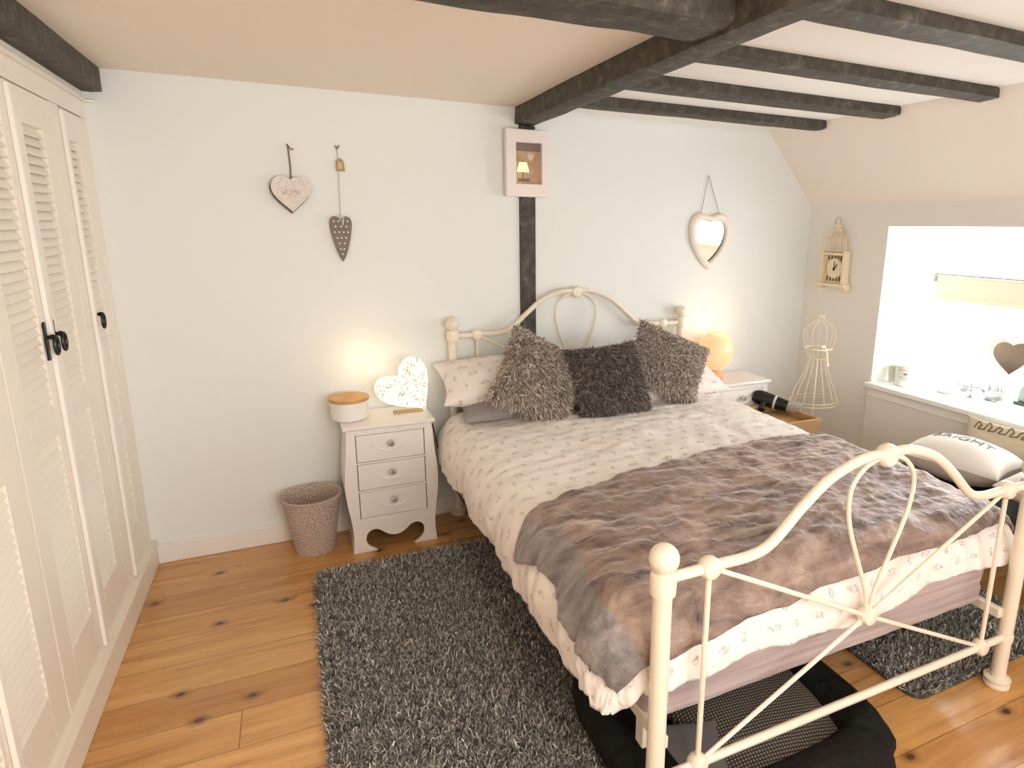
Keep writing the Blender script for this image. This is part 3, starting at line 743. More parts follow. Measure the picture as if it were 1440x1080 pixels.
# ------------------------------------------------------------------ rugs
def rug(name, x0, x1, y0, y1, n, label, rot=0.0, L=.024, wd=.0046):
    t = thing(name, ((x0+x1)/2, (y0+y1)/2, 0), label, 'rug', None)
    r = .05; pl = []
    for (cx_, cy_, a0) in ((x1-r, y1-r, 0), (x0+r, y1-r, 90), (x0+r, y0+r, 180), (x1-r, y0+r, 270)):
        for k in range(7):
            a = math.radians(a0+k*15); pl.append((cx_+r*math.cos(a), cy_+r*math.sin(a)))
    MB().prism(pl, (0, 0, 0), (1, 0, 0), (0, 1, 0), .001, .012).build('backing', m_rug, t)
    X = rng.uniform(x0, x1, n); Y = rng.uniform(y0, y1, n)
    # keep inside rounded corners
    qx = np.clip(X, x0+r, x1-r); qy = np.clip(Y, y0+r, y1-r); ok = np.hypot(X-qx, Y-qy) <= r; X, Y = X[ok], Y[ok]
    P = np.stack([X, Y, np.full(len(X), .010)], 1)
    e = np.zeros_like(P); e[:, 2] = 1
    e[:, 0] += np.where(X < x0+.03, -.5, 0)+np.where(X > x1-.03, .5, 0); e[:, 1] += np.where(Y > y1-.03, .5, 0)+np.where(Y < y0+.03, -.5, 0)
    o = fibre_object('shag_pile', P, e, m_rug, L, wd, t, lean=.38, droop=.25); o['kind'] = 'stuff'
    return t
rug('shag_rug', .655, 1.50, -2.55, -.42, 125000, 'large charcoal shaggy rug on floorboards left of the bed')
rug('shag_rug', 2.46, 3.30, -2.055, -.75, 60000, 'charcoal shaggy rug on the far right side of the bed')

# ------------------------------------------------------------------ nightstands
def hw(z):
    zs = [0, .05, .12, .21, .31, .41, .52, .62]; ws = [.201, .193, .192, .205, .218, .214, .201, .195]
    return float(np.interp(z, zs, ws))*1.0
def make_nightstand(cx_, yf, label):
    t = thing('nightstand', (cx_, yf/2, 0), label, 'nightstand', 'white bombe nightstands beside the bed')
    NH = .62; yb = -.02; zs = [NH*k/30 for k in range(31)]
    def s2(z):  # smoothed outline
        return sum(hw(min(NH, max(0, z+d))) for d in (-.04, -.02, 0, .02, .04))/5
    # face frame: stiles, rails, shaped apron
    g = MB(); th = .018
    rows = [.175, .305, .435, .572]
    for sg in (-1, 1):
        zz = [.165+(NH-.165)*k/24 for k in range(25)]
        poly = [(sg*s2(z), z) for z in zz]+[(sg*.158, NH), (sg*.158, .165)]
        if sg < 0: poly = poly[::-1]
        g.prism(poly, (cx_, yf, 0), (1, 0, 0), (0, 0, 1), -th, 0)
    for za, zb in ((.165, .175), (.308, .317), (.448, .457), (.592, NH)): g.box(cx_-.158, cx_+.158, yf, yf+th, za, zb)
    arc = [(.088, 0), (.108, .016), (.130, .036), (.138, .066), (.130, .096), (.106, .112), (.078, .108), (.052, .088), (.028, .072), (0, .066)]
    arc = [(p.x, p.y) for p in smoothcurve([(a, c, 0) for a, c in arc], 4)]
    zz = [.165*k/10 for k in range(11)]
    poly = [(s2(z), z) for z in zz]+[(-s2(z), z) for z in zz[::-1]]+[(-a, c) for a, c in arc]+[(a, c) for a, c in arc[::-1][1:]]
    g.prism(poly, (cx_, yf, 0), (1, 0, 0), (0, 0, 1), -th, 0)
    g.build('face_frame', m_white, t, bevel=.0012)
    for sg in (-1, 1):
        rows_ = [[Vector((cx_+sg*s2(z), y, z)) for y in (yf+.001, yb)] for z in zs]
        rin = [[Vector((cx_+sg*(s2(z)-.014), y, z)) for y in (yb, yf+.001)] for z in zs]
        q = MB(); q.grid([a+c for a, c in zip(rows_, rin)], wrap=True); q.build('side_panel', m_white, t)
    MB().box(cx_-.17, cx_+.17, yb-.012, yb, .10, NH-.01).build('back_panel', m_white, t)
    MB().box(cx_-.165, cx_+.165, yf+.05, yb-.012, .165, .18).box(cx_-.156, cx_+.156, yf+.03, yf+.04, .17, .592).build('carcass', m_dark, t, smooth=False)
    q = MB(); q.box(cx_-.212, cx_+.212, yf-.018, yb+.004, NH, NH+.020); q.build('top', m_white, t, bevel=.007)
    for za, zb in ((.1775, .3055), (.3195, .4455), (.4595, .5895)):
        d = MB().box(cx_-.1545, cx_+.1545, yf+.0015, yf+.028, za, zb).build('drawer', m_white, t, bevel=.0015)
        zc = (za+zb)/2+.008
        sw = smoothcurve([(cx_-.085, yf, zc+.012), (cx_-.06, yf, zc-.012), (cx_-.03, yf, zc-.026), (cx_, yf, zc-.031), (cx_+.03, yf, zc-.026), (cx_+.06, yf, zc-.012), (cx_+.085, yf, zc+.012)], 5)
        rad = [.0015+.0060*math.sin(PI*k/(len(sw)-1))*(.75+.25*math.sin(k*2.1)) for k in range(len(sw))]
        MB().tube(sw, rad, 8).build('carved_swag', m_white, d)
        q = MB(); q.lathe([(.005, 0), (.006, -.008), (.012, -.010), (.0165, -.017), (.015, -.026), (.007, -.032)], (cx_, yf, zc+.010), 8, axis='y'); q.build('knob', m_knob, d, sharp=10)
    return t
n1 = make_nightstand(1.030, -.285, 'white three drawer bombe nightstand between waste basket and bed')
n2 = dup(n1, (3.105, -.1425, 0), 'white bombe nightstand on the far side of the bed, half hidden')

# ------------------------------------------------------------------ things on the left nightstand
ZT = .640
t = thing('storage_pot', (.868, -.135, ZT), 'white ceramic pot with a flat wooden lid on the left nightstand', 'pot')
MB().lathe([(.078, 0), (.084, .004), (.087, .085), (.085, .092), (.080, .090)], (.868, -.135, ZT), 40).build('bowl', m_ceramic, t)
m_lid = mat('bamboo_lid', (0.56, 0.30, 0.10), 0.4, vary=(14, 0.2))
MB().lathe([(.090, .090), (.0935, .093), (.0935, .103), (.091, .106)], (.868, -.135, ZT), 40).build('lid', m_lid, t)

lt = thing('heart_lamp', (1.125, -.145, ZT), 'glowing white lace heart lamp resting on its side on left nightstand', 'lamp')
hp = heart(.272, .265, 80, c=(5, 1.6, .6), e=2.3); rot = math.radians(36)
hp = [(x*math.cos(rot)-y*math.sin(rot), x*math.sin(rot)+y*math.cos(rot)) for x, y in hp]
mnz = min(p[1] for p in hp); hc = Vector((1.150, -.145, ZT+.008-mnz))
g = MB(); rws = []
for k in range(-10, 11):
    ph = PI/2*k/10; r = max(.02, math.cos(ph)**.55); th = .062*math.sin(ph)
    rws.append([hc+Vector((x*r, th+.10*(x*.0), max(mnz+.0, y*r))) for x, y in hp])
g.grid(rws, wrap=True); g.f += [tuple(range(80)), tuple(range(20*80, 21*80))]; g.mi += [0, 0]
g.build('lace_shade', m_lampheart, lt)
MB().box(1.07, 1.21, -.165, -.125, ZT, ZT+.010).build('base', mat('gilt_base', (.45, .33, .14), .5), lt, bevel=.002)
pl_ = point_light('lamp_glow', (1.01, -.055, .90), .55, (1.0, .72, .42), .05)
pl_.parent = lt; pl_.location = Vector((.945, -.13, .90))-Vector(lt.location)

# power cable hanging beside the bed
cb = smoothcurve([(1.245, -.10, .60), (1.256, -.16, .55), (1.265, -.2, .47), (1.285, -.35, .36), (1.30, -.55, .31), (1.31, -.9, .30), (1.31, -1.2, .29)], 8)
tag(MB().tube(cb, .0035, 8).build('power_cable', m_black), 'thin black cable running from left nightstand along the duvet edge', 'cable')
cb = smoothcurve([(1.262, -.03, .30), (1.272, -.03, .22), (1.262, -.035, .17), (1.248, -.03, .15), (1.245, -.03, .2)], 8)
tag(MB().tube(cb, .0025, 8).build('lamp_flex', m_wire), 'thin grey looped flex against wall beside left nightstand', 'cable')

# waste basket
bx, by = .668, -.138
t = thing('waste_basket', (bx, by, 0), 'round woven pinkish brown waste basket left of the nightstand', 'basket')
g = MB(); prof = []; uvs = []
for k in range(25):
    z = .27*k/24; prof.append((.090+.038*(k/24)+.0014*math.sin(k*PI), z))
prof += [(.134, .272), (.137, .280), (.133, .288), (.125, .284), (.122, .26), (.112, .15), (.088, .012), (.001, .011)]
g.lathe(prof, (bx, by, 0), 48, cap=False)
acc = 0; last = prof[0]
for r_, h_ in prof:
    acc += math.hypot(r_-last[0], h_-last[1]); last = (r_, h_)
    for k in range(48): uvs.append((k/48 if k <= 24 else (48-k)/48, acc))
g.build('body', m_basket, t, uvs=uvs, sharp=60)
q = MB()
for j in range(3):
    q.tube([(bx+(.1345+.003*math.cos(k*.9+j*2.1))*math.cos(2*PI*k/96), by+(.1345+.003*math.cos(k*.9+j*2.1))*math.sin(2*PI*k/96), .280+.004*math.sin(k*.9+j*2.1)) for k in range(96)], .0035, 6, closed=True)
q.build('braided_rim', mat('rope_rim', (.47, .37, .31), .85), t)

# ------------------------------------------------------------------ things on the right nightstand
lx, ly = 3.005, -.13
t = thing('globe_lamp', (lx, ly, ZT), 'glowing orange globe lamp on the right nightstand', 'lamp')
MB().lathe([(.055, 0), (.058, .006), (.05, .02), (.034, .045), (.028, .06)], (lx, ly, ZT), 28).build('base', mat('amber_base', (.72, .40, .15), .4), t)
sh = MB().lathe([(.030, .055), (.058, .068), (.088, .10), (.104, .145), (.106, .185), (.097, .23), (.076, .265), (.05, .286), (.045, .288)], (lx, ly, ZT), 36, cap=False)
sh.build('shade', m_saltlamp, t, solid=.003)
MB().sphere((lx, ly, ZT+.17), .025, 16).build('bulb', m_bulb, t)
pl_ = point_light('lamp_glow', (0, 0, 0), .7, (1.0, .75, .42), .03); pl_.parent = t; pl_.location = (0.02, -.03, .35)
tag(MB().box(3.125, 3.15, -.012, -.0, .70, .74).build('wall_switch', m_upvc, bevel=.003), 'small white wall switch beside the globe lamp', 'switch')

# ------------------------------------------------------------------ back wall decorations
EX, EY = Vector((1, 0, 0)), Vector((0, 0, 1))        # plane facing -y (ex x ey = -y)
t = thing('heart_plaque', (.695, -.02, 1.67), 'whitewashed wooden heart plaque with dark edge on left of back wall', 'wall ornament')
hp = heart(.166, .158, 72, **HS); o_ = (.694, -.004, 1.672)
MB().prism(hp, o_, EX, EY, 0, .020).build('block', mat('dark_wood_edge', (.12, .09, .07), .7), t, bevel=.001)
m_plq = mat('whitewashed_face', (.74, .68, .64), .7); tt = NT(m_plq); bb = tt.n['Principled BSDF']
tc_ = tt.add('ShaderNodeTexCoord').outputs['Object']
nz_ = tt.add('ShaderNodeTexNoise', ins={'Vector': tc_, 'Scale': 60.0, 'Detail': 1.0, 'Distortion': 1.2})
ln_ = tt.math('LESS_THAN', tt.math('ABSOLUTE', tt.math('SUBTRACT', nz_.outputs[0], .5)), .03)
tt.l.new(tt.mix(ln_, (.76, .70, .66), (.56, .50, .45)), bb.inputs['Base Color'])
MB().prism([(x*1.0+.004, y*1.0+.006) for x, y in heart(.163, .155, 72, **HS)], o_, EX, EY, .0205, .0225).build('carved_face', m_plq, t)
MB().tube([(.701, -.012, 1.735), (.703, -.012, 1.80), (.699, -.01, 1.888), (.696, -.008, 1.893)], .0035, 6).tube([(.697, -.012, 1.89), (.712, -.02, 1.870), (.722, -.026, 1.872)], .003, 6).build('cord', m_cord, t)
# engraved word on the plaque
def text_mesh(name, txt, size, place, m, parent, extrude=.0005):
    cu = bpy.data.curves.new(name, 'FONT'); cu.body = txt; cu.size = size; cu.align_x = 'CENTER'; cu.align_y = 'CENTER'; cu.extrude = extrude
    ob = bpy.data.objects.new(name, cu); COL.objects.link(ob); dg = bpy.context.evaluated_depsgraph_get(); dg.update()
    me = bpy.data.meshes.new_from_object(ob.evaluated_get(dg)); vs = [tuple(place(v.co.x, v.co.y, v.co.z)) for v in me.vertices]; fs = [tuple(p.vertices) for p in me.polygons]
    bpy.data.objects.remove(ob)
    g = MB(); g.add(vs, fs); return g.build(name, m, parent, smooth=False)
text_mesh('lettering', 'HOME', .028, lambda x, y, z: Vector((.696+x, -.0275+z, 1.684+y)), mat('faded_lettering', (.47, .41, .37), .7), t)

t = thing('polka_dot_heart', (.9, -.02, 1.47), 'long grey heart with white dots hanging on a wire', 'wall ornament')
hp = []
for k in range(64):
    a = 2*PI*k/64; x = math.sin(a); y = math.cos(a)
    yy = 1.572-.018*math.exp(-(x/.25)**2)-(.035)*(1-y) if y > 0 else None
    hp.append((a, x, y))
pl = smoothcurve([(.0, 1.568, 0), (.018, 1.584, 0), (.038, 1.580, 0), (.048, 1.560, 0), (.047, 1.530, 0), (.036, 1.470, 0), (.018, 1.410, 0), (.0, 1.375, 0)], 5)
poly = [(p.x, p.y) for p in pl]; poly = poly+[(-x, y) for x, y in poly[::-1][1:-1]]
poly = poly[::-1]
MB().prism(poly, (.897, -.004, 0), EX, EY, 0, .014).build('heart', mat('grey_wood', (.20, .165, .135), .7), t, bevel=.002)
q = MB()
for j, z in enumerate((1.562, 1.538, 1.512, 1.486, 1.46, 1.434, 1.41)):
    hwid = .04*min(1, (z-1.375)/.14)
    for k in ((-.75, -.25, .25, .75) if j % 2 == 0 and j < 3 else ((-.6, 0, .6) if j < 4 else ((-.45, .45) if j < 6 else (0,)))):
        q.lathe([(.0042, 0), (.0042, -.0012)], (.897+k*hwid, -.0185, z), 10, axis='y')
q.build('white_dots', mat('dot_white', (.72, .68, .62), .6), t)
MB().tube([(.900, -.022, 1.555), (.899, -.02, 1.60), (.905, -.012, 1.86), (.904, -.006, 1.885)], .0018, 6).build('wire', m_wire, t)
MB().tube(smoothcurve([(.893, -.024, 1.565), (.902, -.026, 1.585), (.909, -.026, 1.575), (.904, -.026, 1.545)], 5), .0025, 6).build('ribbon', mat('white_ribbon', (.7, .67, .62), .7), t)
MB().prism([(-.018, -.028), (.02, -.028), (.016, .018), (.006, .028), (-.006, .028), (-.016, .018)], (.912, -.012, 1.815), EX, EY, 0, .002).build('card_tag', m_tag, t)
MB().prism([(-.009, -.018), (.010, -.018), (.008, .012), (-.008, .012)], (.912, -.0142, 1.815), EX, EY, 0, .0006).build('tag_print', mat('tag_print', (.62, .48, .26), .7), t)
MB().tube([(.904, -.006, 1.885), (.898, -.014, 1.898)], .003, 6).tube([(.904, -.006, 1.885), (.914, -.014, 1.9)], .003, 6).build('hook', m_cord, t)

# box frame on the post; lamp reflection in its glass modelled as the picture
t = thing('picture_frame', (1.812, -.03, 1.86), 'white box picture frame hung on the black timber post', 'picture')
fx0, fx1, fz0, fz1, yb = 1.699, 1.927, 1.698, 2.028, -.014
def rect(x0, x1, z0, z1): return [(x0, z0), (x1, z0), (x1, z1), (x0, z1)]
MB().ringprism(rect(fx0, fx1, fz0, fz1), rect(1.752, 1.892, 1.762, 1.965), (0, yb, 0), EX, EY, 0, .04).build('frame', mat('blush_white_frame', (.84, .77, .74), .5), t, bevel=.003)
m_pic = mat('warm_reflection', (.42, .27, .16), .6); tt = NT(m_pic); bb = tt.n['Principled BSDF']
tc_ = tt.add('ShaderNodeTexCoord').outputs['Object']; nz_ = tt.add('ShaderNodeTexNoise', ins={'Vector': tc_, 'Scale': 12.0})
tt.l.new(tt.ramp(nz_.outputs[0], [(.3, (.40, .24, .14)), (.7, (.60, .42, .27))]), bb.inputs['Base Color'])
MB().box(1.745, 1.90, yb-.012, yb-.002, 1.755, 1.97).build('print', m_pic, t)  # warm tones of the glass reflection put into the colour
MB().box(1.752, 1.892, yb-.0135, yb-.012, 1.925, 1.965).build('reflection_top_band', mat('mauve_band', (.20, .15, .13), .6), t)
MB().prism([(-.034, -.02), (.034, -.02), (.020, .028), (-.020, .028)], (1.797, yb-.012, 1.842), EX, EY, 0, .0016).build('reflected_shade', mat('glowing_reflected_shade', (.9, .7, .4), .6, Emission_Color=(1, .72, .3, 1), Emission_Strength=1.0), t)  # reflected lamp painted as a shape, made to glow by emission
MB().box(1.794, 1.800, yb-.0136, yb-.012, 1.79, 1.822).box(1.77, 1.832, yb-.0136, yb-.012, 1.775, 1.79).build('reflected_table', mat('reflected_brown', (.22, .14, .08), .6), t)
MB().prism(heart(.036, .04, 40), (1.838, yb-.012, 1.893), EX, EY, 0, .0014).build('reflected_heart', mat('reflected_pink', (.72, .55, .42), .6), t)

# heart mirror
t = thing('heart_mirror', (3.0, -.02, 1.47), 'heart shaped wall mirror in cream frame hanging above right nightstand', 'mirror')
def hm(w_, h_, dy=0):
    return [(x, y+dy) for x, y in heart(w_, h_, 96, **HM)]
g = MB(); O3 = Vector((2.998, -.004, 1.470)); lv = []
for (w_, h_, dy, th) in ((.292, .335, 0, 0), (.296, .340, 0, .012), (.280, .322, .0, .026), (.250, .286, .001, .030), (.224, .254, .002, .024), (.216, .244, .002, .010)):
    lv.append([O3+EX*x+EY*y+Vector((0, -th, 0)) for x, y in hm(w_, h_, dy)])
g.grid(lv, wrap=True); g.build('frame', mat('cream_gesso', (.86, .79, .70), .45), t, sharp=60)
MB().prism(hm(.226, .256, .002), O3+Vector((0, .004, 0)), EX, (0, -.035, .9994), .006, .011).build('glass', m_mirror, t, smooth=False)
MB().tube([(2.928, -.012, 1.632), (2.968, -.010, 1.84), (2.973, -.008, 1.858), (2.979, -.010, 1.84), (3.062, -.012, 1.636)], .0022, 6).build('hanging_cord', m_wire, t)

# ------------------------------------------------------------------ birdcage clock on the window wall (faces -x)
t = thing('birdcage_clock', (W-.03, -.27, 1.36), 'cream birdcage shaped clock on the wall left of the window', 'clock')
cy, XW = -.272, W-.004
EXc, EYc = Vector((0, -1, 0)), Vector((0, 0, 1))     # right of viewer = -y ; normal -x
def cprism(g, poly, t0, t1): g.prism([(a, c) for a, c in poly], (XW, cy, 0), EXc, EYc, t0, t1)
g = MB(); dn = .05
def circ(cx_, cz, r, n=28): return [(cx_+r*math.cos(2*PI*k/n), cz+r*math.sin(2*PI*k/n)) for k in range(n)]
# EXc x EYc = (-y) x z = -x  -> positive thickness comes into the room
for a0, a1, z0, z1 in ((-.095, -.078, 1.215, 1.42), (.078, .095, 1.215, 1.42)): cprism(g, rect(a0, a1, z0, z1), .0, dn)
cprism(g, rect(-.115, .115, 1.200, 1.218), 0, dn+.012); cprism(g, rect(-.078, .078, 1.395, 1.408), 0, dn)
cprism(g, [(-.12, 1.180), (-.09, 1.180), (-.07, 1.200), (-.115, 1.204)], 0, dn); cprism(g, [(.09, 1.180), (.12, 1.180), (.115, 1.204), (.07, 1.200)], 0, dn)
g.build('cage_body', m_clock, t, bevel=.001)
q = MB(); cprism(q, rect(-.078, .078, 1.218, 1.395), .0, .012); q.build('back_board', m_clock, t)
for k in range(6):
    a = -.062+k*.0248
    for z0, z1 in ((1.232, 1.262), (1.362, 1.39)):
        q = MB(); cprism(q, rect(a-.006, a+.006, z0, z1), .012, .0145); q.build('slot', mat('clock_slot', (.16, .12, .05), .7), t)
q = MB()
for k in range(9):
    a = -.088+.176*k/8; pts = []
    for j in range(9):
        u = j/8; w_ = a*math.cos(u*PI/2)**.5 if u < 1 else 0
        pts.append((XW-dn*.8, cy-w_, 1.42+.125*math.sin(u*PI/2)))
    q.tube(pts, .0025, 6)
    pts2 = [(XW-.006, p_[1], p_[2]) for p_ in pts]; q.tube(pts2, .0018, 5)
for j in (0, .45):
    w_ = .088*math.cos(j*PI/2)**.5; q.tube([(XW-dn*.8, cy-w_, 1.42+.125*math.sin(j*PI/2)), (XW-dn*.8, cy+w_, 1.42+.125*math.sin(j*PI/2))], .003, 6)
q.lathe([(.012, 0), (.035, .004), (.03, .012), (.012, .02), (.018, .03), (.008, .045)], (XW-dn*.6, cy, 1.54), 16)
q.build('dome_wires', m_clock, t)
q = MB(); q.tube([(XW-.03, cy+.022*math.cos(2*PI*k/24), 1.602+.022*math.sin(2*PI*k/24)) for k in range(24)], .003, 6, closed=True); q.build('hanging_ring', m_wire, t)
q = MB(); cprism(q, circ(0, 1.312, .062, 36), .012, .028); q.build('dial_case', m_clock, t, bevel=.002)
q = MB(); cprism(q, circ(0, 1.312, .052, 36), .028, .029); q.build('dial', mat('dial_face', (.84, .74, .56), .5), t)
q = MB(); cprism(q, [(-.003, 1.300), (.003, 1.300), (.002, 1.356), (-.002, 1.356)], .0295, .031)
cprism(q, [(-.006, 1.298), (.004, 1.296), (.026, 1.340), (.022, 1.342)], .031, .0325); cprism(q, circ(0, 1.308, .007, 14), .0295, .033)
q.build('hands', m_black, t)

# ------------------------------------------------------------------ wire dress form in the corner
fx, fy = 3.575, -.40
t = thing('wire_dress_form', (fx, fy, 0), 'cream wire dress form stand in the corner below the clock', 'dress form')
prof = [(1.035, .022), (1.01, .030), (.975, .085), (.93, .105), (.88, .10), (.84, .088), (.775, .050), (.70, .075), (.62, .112), (.55, .142), (.49, .160)]
q = MB()
for k in range(14):
    a = 2*PI*k/14
    pth = smoothcurve([(fx+r*math.cos(a), fy+r*.8*math.sin(a), z) for z, r in prof if z < .80], 5)
    q.tube(pth, .0021, 5)
    if k % 2 == 0: q.tube(smoothcurve([(fx+r*math.cos(a), fy+r*.8*math.sin(a), z) for z, r in prof if z > .77], 4), .0018, 5)
for z, r in ((1.035, .022), (.84, .088), (.835, .090), (.775, .050), (.51, .156), (.49, .160)):
    q.tube([(fx+r*math.cos(2*PI*k/36), fy+r*.8*math.sin(2*PI*k/36), z) for k in range(36)], .0024, 5, closed=True)
q.build('wire_body', m_cream_fab, t)
MB().tube([(fx, fy, .02), (fx, fy, .78)], .006, 8).lathe([(.10, 0), (.10, .012), (.02, .022)], (fx, fy, 0), 28).build('stand', m_cream_fab, t)
q = MB(); q.tube(smoothcurve([(fx-.02, fy-.045, .85), (fx+.0, fy-.055, .845), (fx+.012, fy-.06, .80), (fx+.022, fy-.065, .735)], 5), [.008]*15+[.011], 6)
q.sphere((fx-.012, fy-.05, .853), .014, 10, (1.4, .6, .8)); q.build('ribbon_bow', mat('pale_ribbon', (.86, .76, .62), .6), t)

# ------------------------------------------------------------------ wooden box with black bag beside right nightstand
t = thing('wooden_box', (3.22, -.60, 0), 'low pine box standing on the floor beyond the right nightstand', 'box')
q = MB(); q.box(3.02, 3.335, -.70, -.685, .0, .50).box(3.02, 3.335, -.36, -.345, .0, .50).box(3.02, 3.035, -.685, -.36, .0, .50).box(3.32, 3.335, -.685, -.36, 0, .50)
q.build('sides', m_pine, t, bevel=.003); MB().box(3.03, 3.325, -.69, -.355, .44, .455).build('tray', m_pine, t); MB().box(3.03, 3.325, -.69, -.355, .01, .02).build('base_board', m_pine, t)
t = thing('hair_dryer', (3.30, -.40, .456), 'black hair dryer with grey nozzle lying on the pine box', 'hair dryer')
a0 = Vector((3.20, -.28, .545)); a1 = Vector((3.325, -.46, .505)); dv = (a1-a0)
q = MB(); q.tube([a0+dv*k/10 for k in range(11)], [.030, .042, .046, .046, .044, .042, .040, .038, .036, .034, .032], 20); q.build('barrel', m_black, t)
q = MB(); q.tube([a1-dv*.05, a1+dv*.12, a1+dv*.3], [.034, .036, .040], 20); q.build('nozzle', mat('grey_plastic', (.32, .29, .27), .4), t)
q = MB(); q.tube([a0+dv*.3, a0+dv*.3+Vector((-.06, -.05, -.05))], [.02, .018], 12); q.build('handle', m_black, t)
q = MB(); q.tube([a0+dv*.58+Vector((0, 0, 0)), a0+dv*.64], [.0435, .0435], 20); q.build('band', mat('pale_label', (.6, .6, .55), .5), t)

# ------------------------------------------------------------------ bench and cushions right of the bed
t = thing('window_bench', (3.45, -1.9, 0), 'dark low bench under the window holding the scatter cushions', 'bench')
MB().box(3.20, 3.74, -2.45, -1.22, .34, .43).build('seat', mat('dark_green_cloth', (.02, .024, .018), .8), t, bevel=.02)
for x in (3.23, 3.70):
    for y in (-2.40, -1.27): MB().box(x-.02, x+.02, y-.02, y+.02, 0, .34).build('leg', m_pine, t, bevel=.002)
m_ivory = mat('ivory_cotton', (.80, .76, .70), .85, bump=(250, .2, .001)); m_beige = mat('beige_linen', (.52, .44, .32), .85, bump=(250, .3, .001)); m_taupe = mat('taupe_piping', (.42, .37, .31), .8)
m_ink = mat('ink_grey', (.22, .20, .19), .8)
def text_cushion(c, fr, a, b_, T, mface, label, seed, strokes, mback=None):
    t = thing('scatter_cushion', tuple(c), label, 'cushion', 'scatter cushions under the window')
    cushion('cover', c, fr, a, b_, T, [mface, mback or mface], t, 30, seed, two=True)
    f = cushion_surface(a, b_, T, .10, .42, seed); ex, ey, en = fr; cc = Vector(c)
    def put(x, y, z=0):
        u = max(-.97, min(.97, x/a)); v = max(-.97, min(.97, y/b_)); X, Y, Z = f(u, v, 1); return cc+ex*X+ey*Y+en*(Z+.002)
    if strokes[0] == 'text':
        text_mesh('lettering', strokes[1], strokes[2], lambda x, y, z: put(x, y+strokes[3])+en*z, m_ink, t)
    else:
        q = MB(); L = strokes[1]
        for pth in L: q.tube(smoothcurve([put(x, y) for x, y in pth], 5), strokes[2], 6)
        q.build('script', mat('script_brown', (.12, .09, .05), .8), t)
    return t
scr = []
for k in range(7):
    x = -.15+k*.048; scr.append([(x, .10), (x+.012, .135+.012*(k % 2)), (x+.03, .125), (x+.02, .10), (x+.045, .104)])
# back cushion, beige, leaning on the panel
F_back = frame(math.radians(-82), math.radians(22), 0)
text_cushion((3.64, -1.53, .545), F_back, .20, .125, .04, m_beige, 'beige cushion with dark script leaning on the panel below the window', 5.0, ('lines', [[(x_, y_-.03) for x_, y_ in p_] for p_ in scr], .003))
text_cushion((3.36, -1.51, .540), frame(math.radians(-80), math.radians(92), .04), .21, .17, .10, m_ivory, 'ivory lettered cushion with grey edge, in front of the beige one', 6.0, ('text', 'BRIGHT', .075, -.01), m_taupe)
scr2 = [[(-.13+k*.034, -.02), (-.12+k*.034, .03+.01*(k % 3)), (-.105+k*.034, -.01)] for k in range(8)]
text_cushion((3.36, -1.96, .545), frame(math.radians(-84), math.radians(92), .03), .21, .17, .085, m_ivory, 'ivory lettered cushion lying at the right edge of the photo', 7.0, ('lines', scr2, .002), m_beige)

# ------------------------------------------------------------------ window: blind and things on the sill
t = thing('roller_blind', (4.17, -1.33, 1.22), 'cream roller blind rolled up across the window', 'blind')
MB().tube([(4.16, -1.93, 1.275), (4.16, -.715, 1.275)], .021, 18).build('roll', m_blind, t)
MB().box(4.146, 4.150, -1.93, -.715, 1.165, 1.275).box(4.140, 4.156, -1.93, -.715, 1.150, 1.170).build('fabric', m_blind, t, bevel=.002)
MB().box(4.13, 4.215, -.71, -.70, 1.255, 1.305).build('bracket', m_wire, t, bevel=.003)
MB().tube([(4.14, -1.93, 1.302), (4.14, -.70, 1.302)], .006, 8).build('rail', m_wire, t)

zs_ = WZ0
t = thing('candle_jar', (3.905, -.765, zs_), 'white candle jar with grey printed label on the sill', 'candle')
MB().lathe([(.050, 0), (.054, .004), (.055, .115), (.053, .122), (.050, .121), (.049, .10)], (3.905, -.765, zs_), 32).build('jar', mat('frosted_white_glass', (.80, .79, .73), .2), t)
def onjar(cx_, cy_, r, ang0):
    def f(x, y, z):
        a = ang0+x/r; return Vector((cx_+(r+.0006+z)*math.cos(a), cy_+(r+.0006+z)*math.sin(a), y))
    return f
pj = onjar(3.905, -.765, .0552, math.atan2(-2.44, -3.23))
q = MB()
el = [(.012*math.cos(2*PI*k/20), zs_+.078+.008*math.sin(2*PI*k/20)) for k in range(20)]
q.add([pj(x, y, 0) for x, y in el], [tuple(range(20))])
for k in range(9):
    a = -.03+k*.0075; zz = zs_+.098-.00*k-.5*(a)**2*6; q.add([pj(a-.0025, zz, 0), pj(a+.0025, zz, 0), pj(a+.0025, zz+.004, 0), pj(a-.0025, zz+.004, 0)], [(0, 1, 2, 3)])
for zz, n_ in ((.056, 8), (.043, 4)):
    for k in range(n_): a = -.004*n_+k*.0085; q.add([pj(a-.003, zs_+zz, 0), pj(a+.003, zs_+zz, 0), pj(a+.003, zs_+zz+.0045, 0), pj(a-.003, zs_+zz+.0045, 0)], [(0, 1, 2, 3)])
q.build('label', mat('label_grey', (.30, .28, .22), .6), t, smooth=False)
t = thing('glass_vase', (3.93, -.672, zs_), 'pale green frosted glass beside the candle jar on the sill', 'vase')
MB().lathe([(.026, 0), (.030, .01), (.034, .06), (.036, .10), (.033, .10), (.030, .06), (.024, .012)], (3.93, -.672, zs_), 28).build('body', mat('pale_green_glass', (.80, .84, .68), .2, Transmission_Weight=.4), t)
t = thing('soap_dish', (3.98, -.965, zs_), 'small white oval dish on the sill right of the candle', 'dish')
MB().lathe([(.030, 0), (.036, .003), (.048, .016), (.046, .018), (.030, .007)], (3.98, -.965, zs_), 28).build('dish', mat('dish_ivory', (.82, .80, .72), .4), t)
t = thing('trinket_stand', (4.03, -1.085, zs_), 'small silver tiered trinket stand in the middle of the sill', 'trinket stand')
cx_, cy_ = 4.03, -1.085
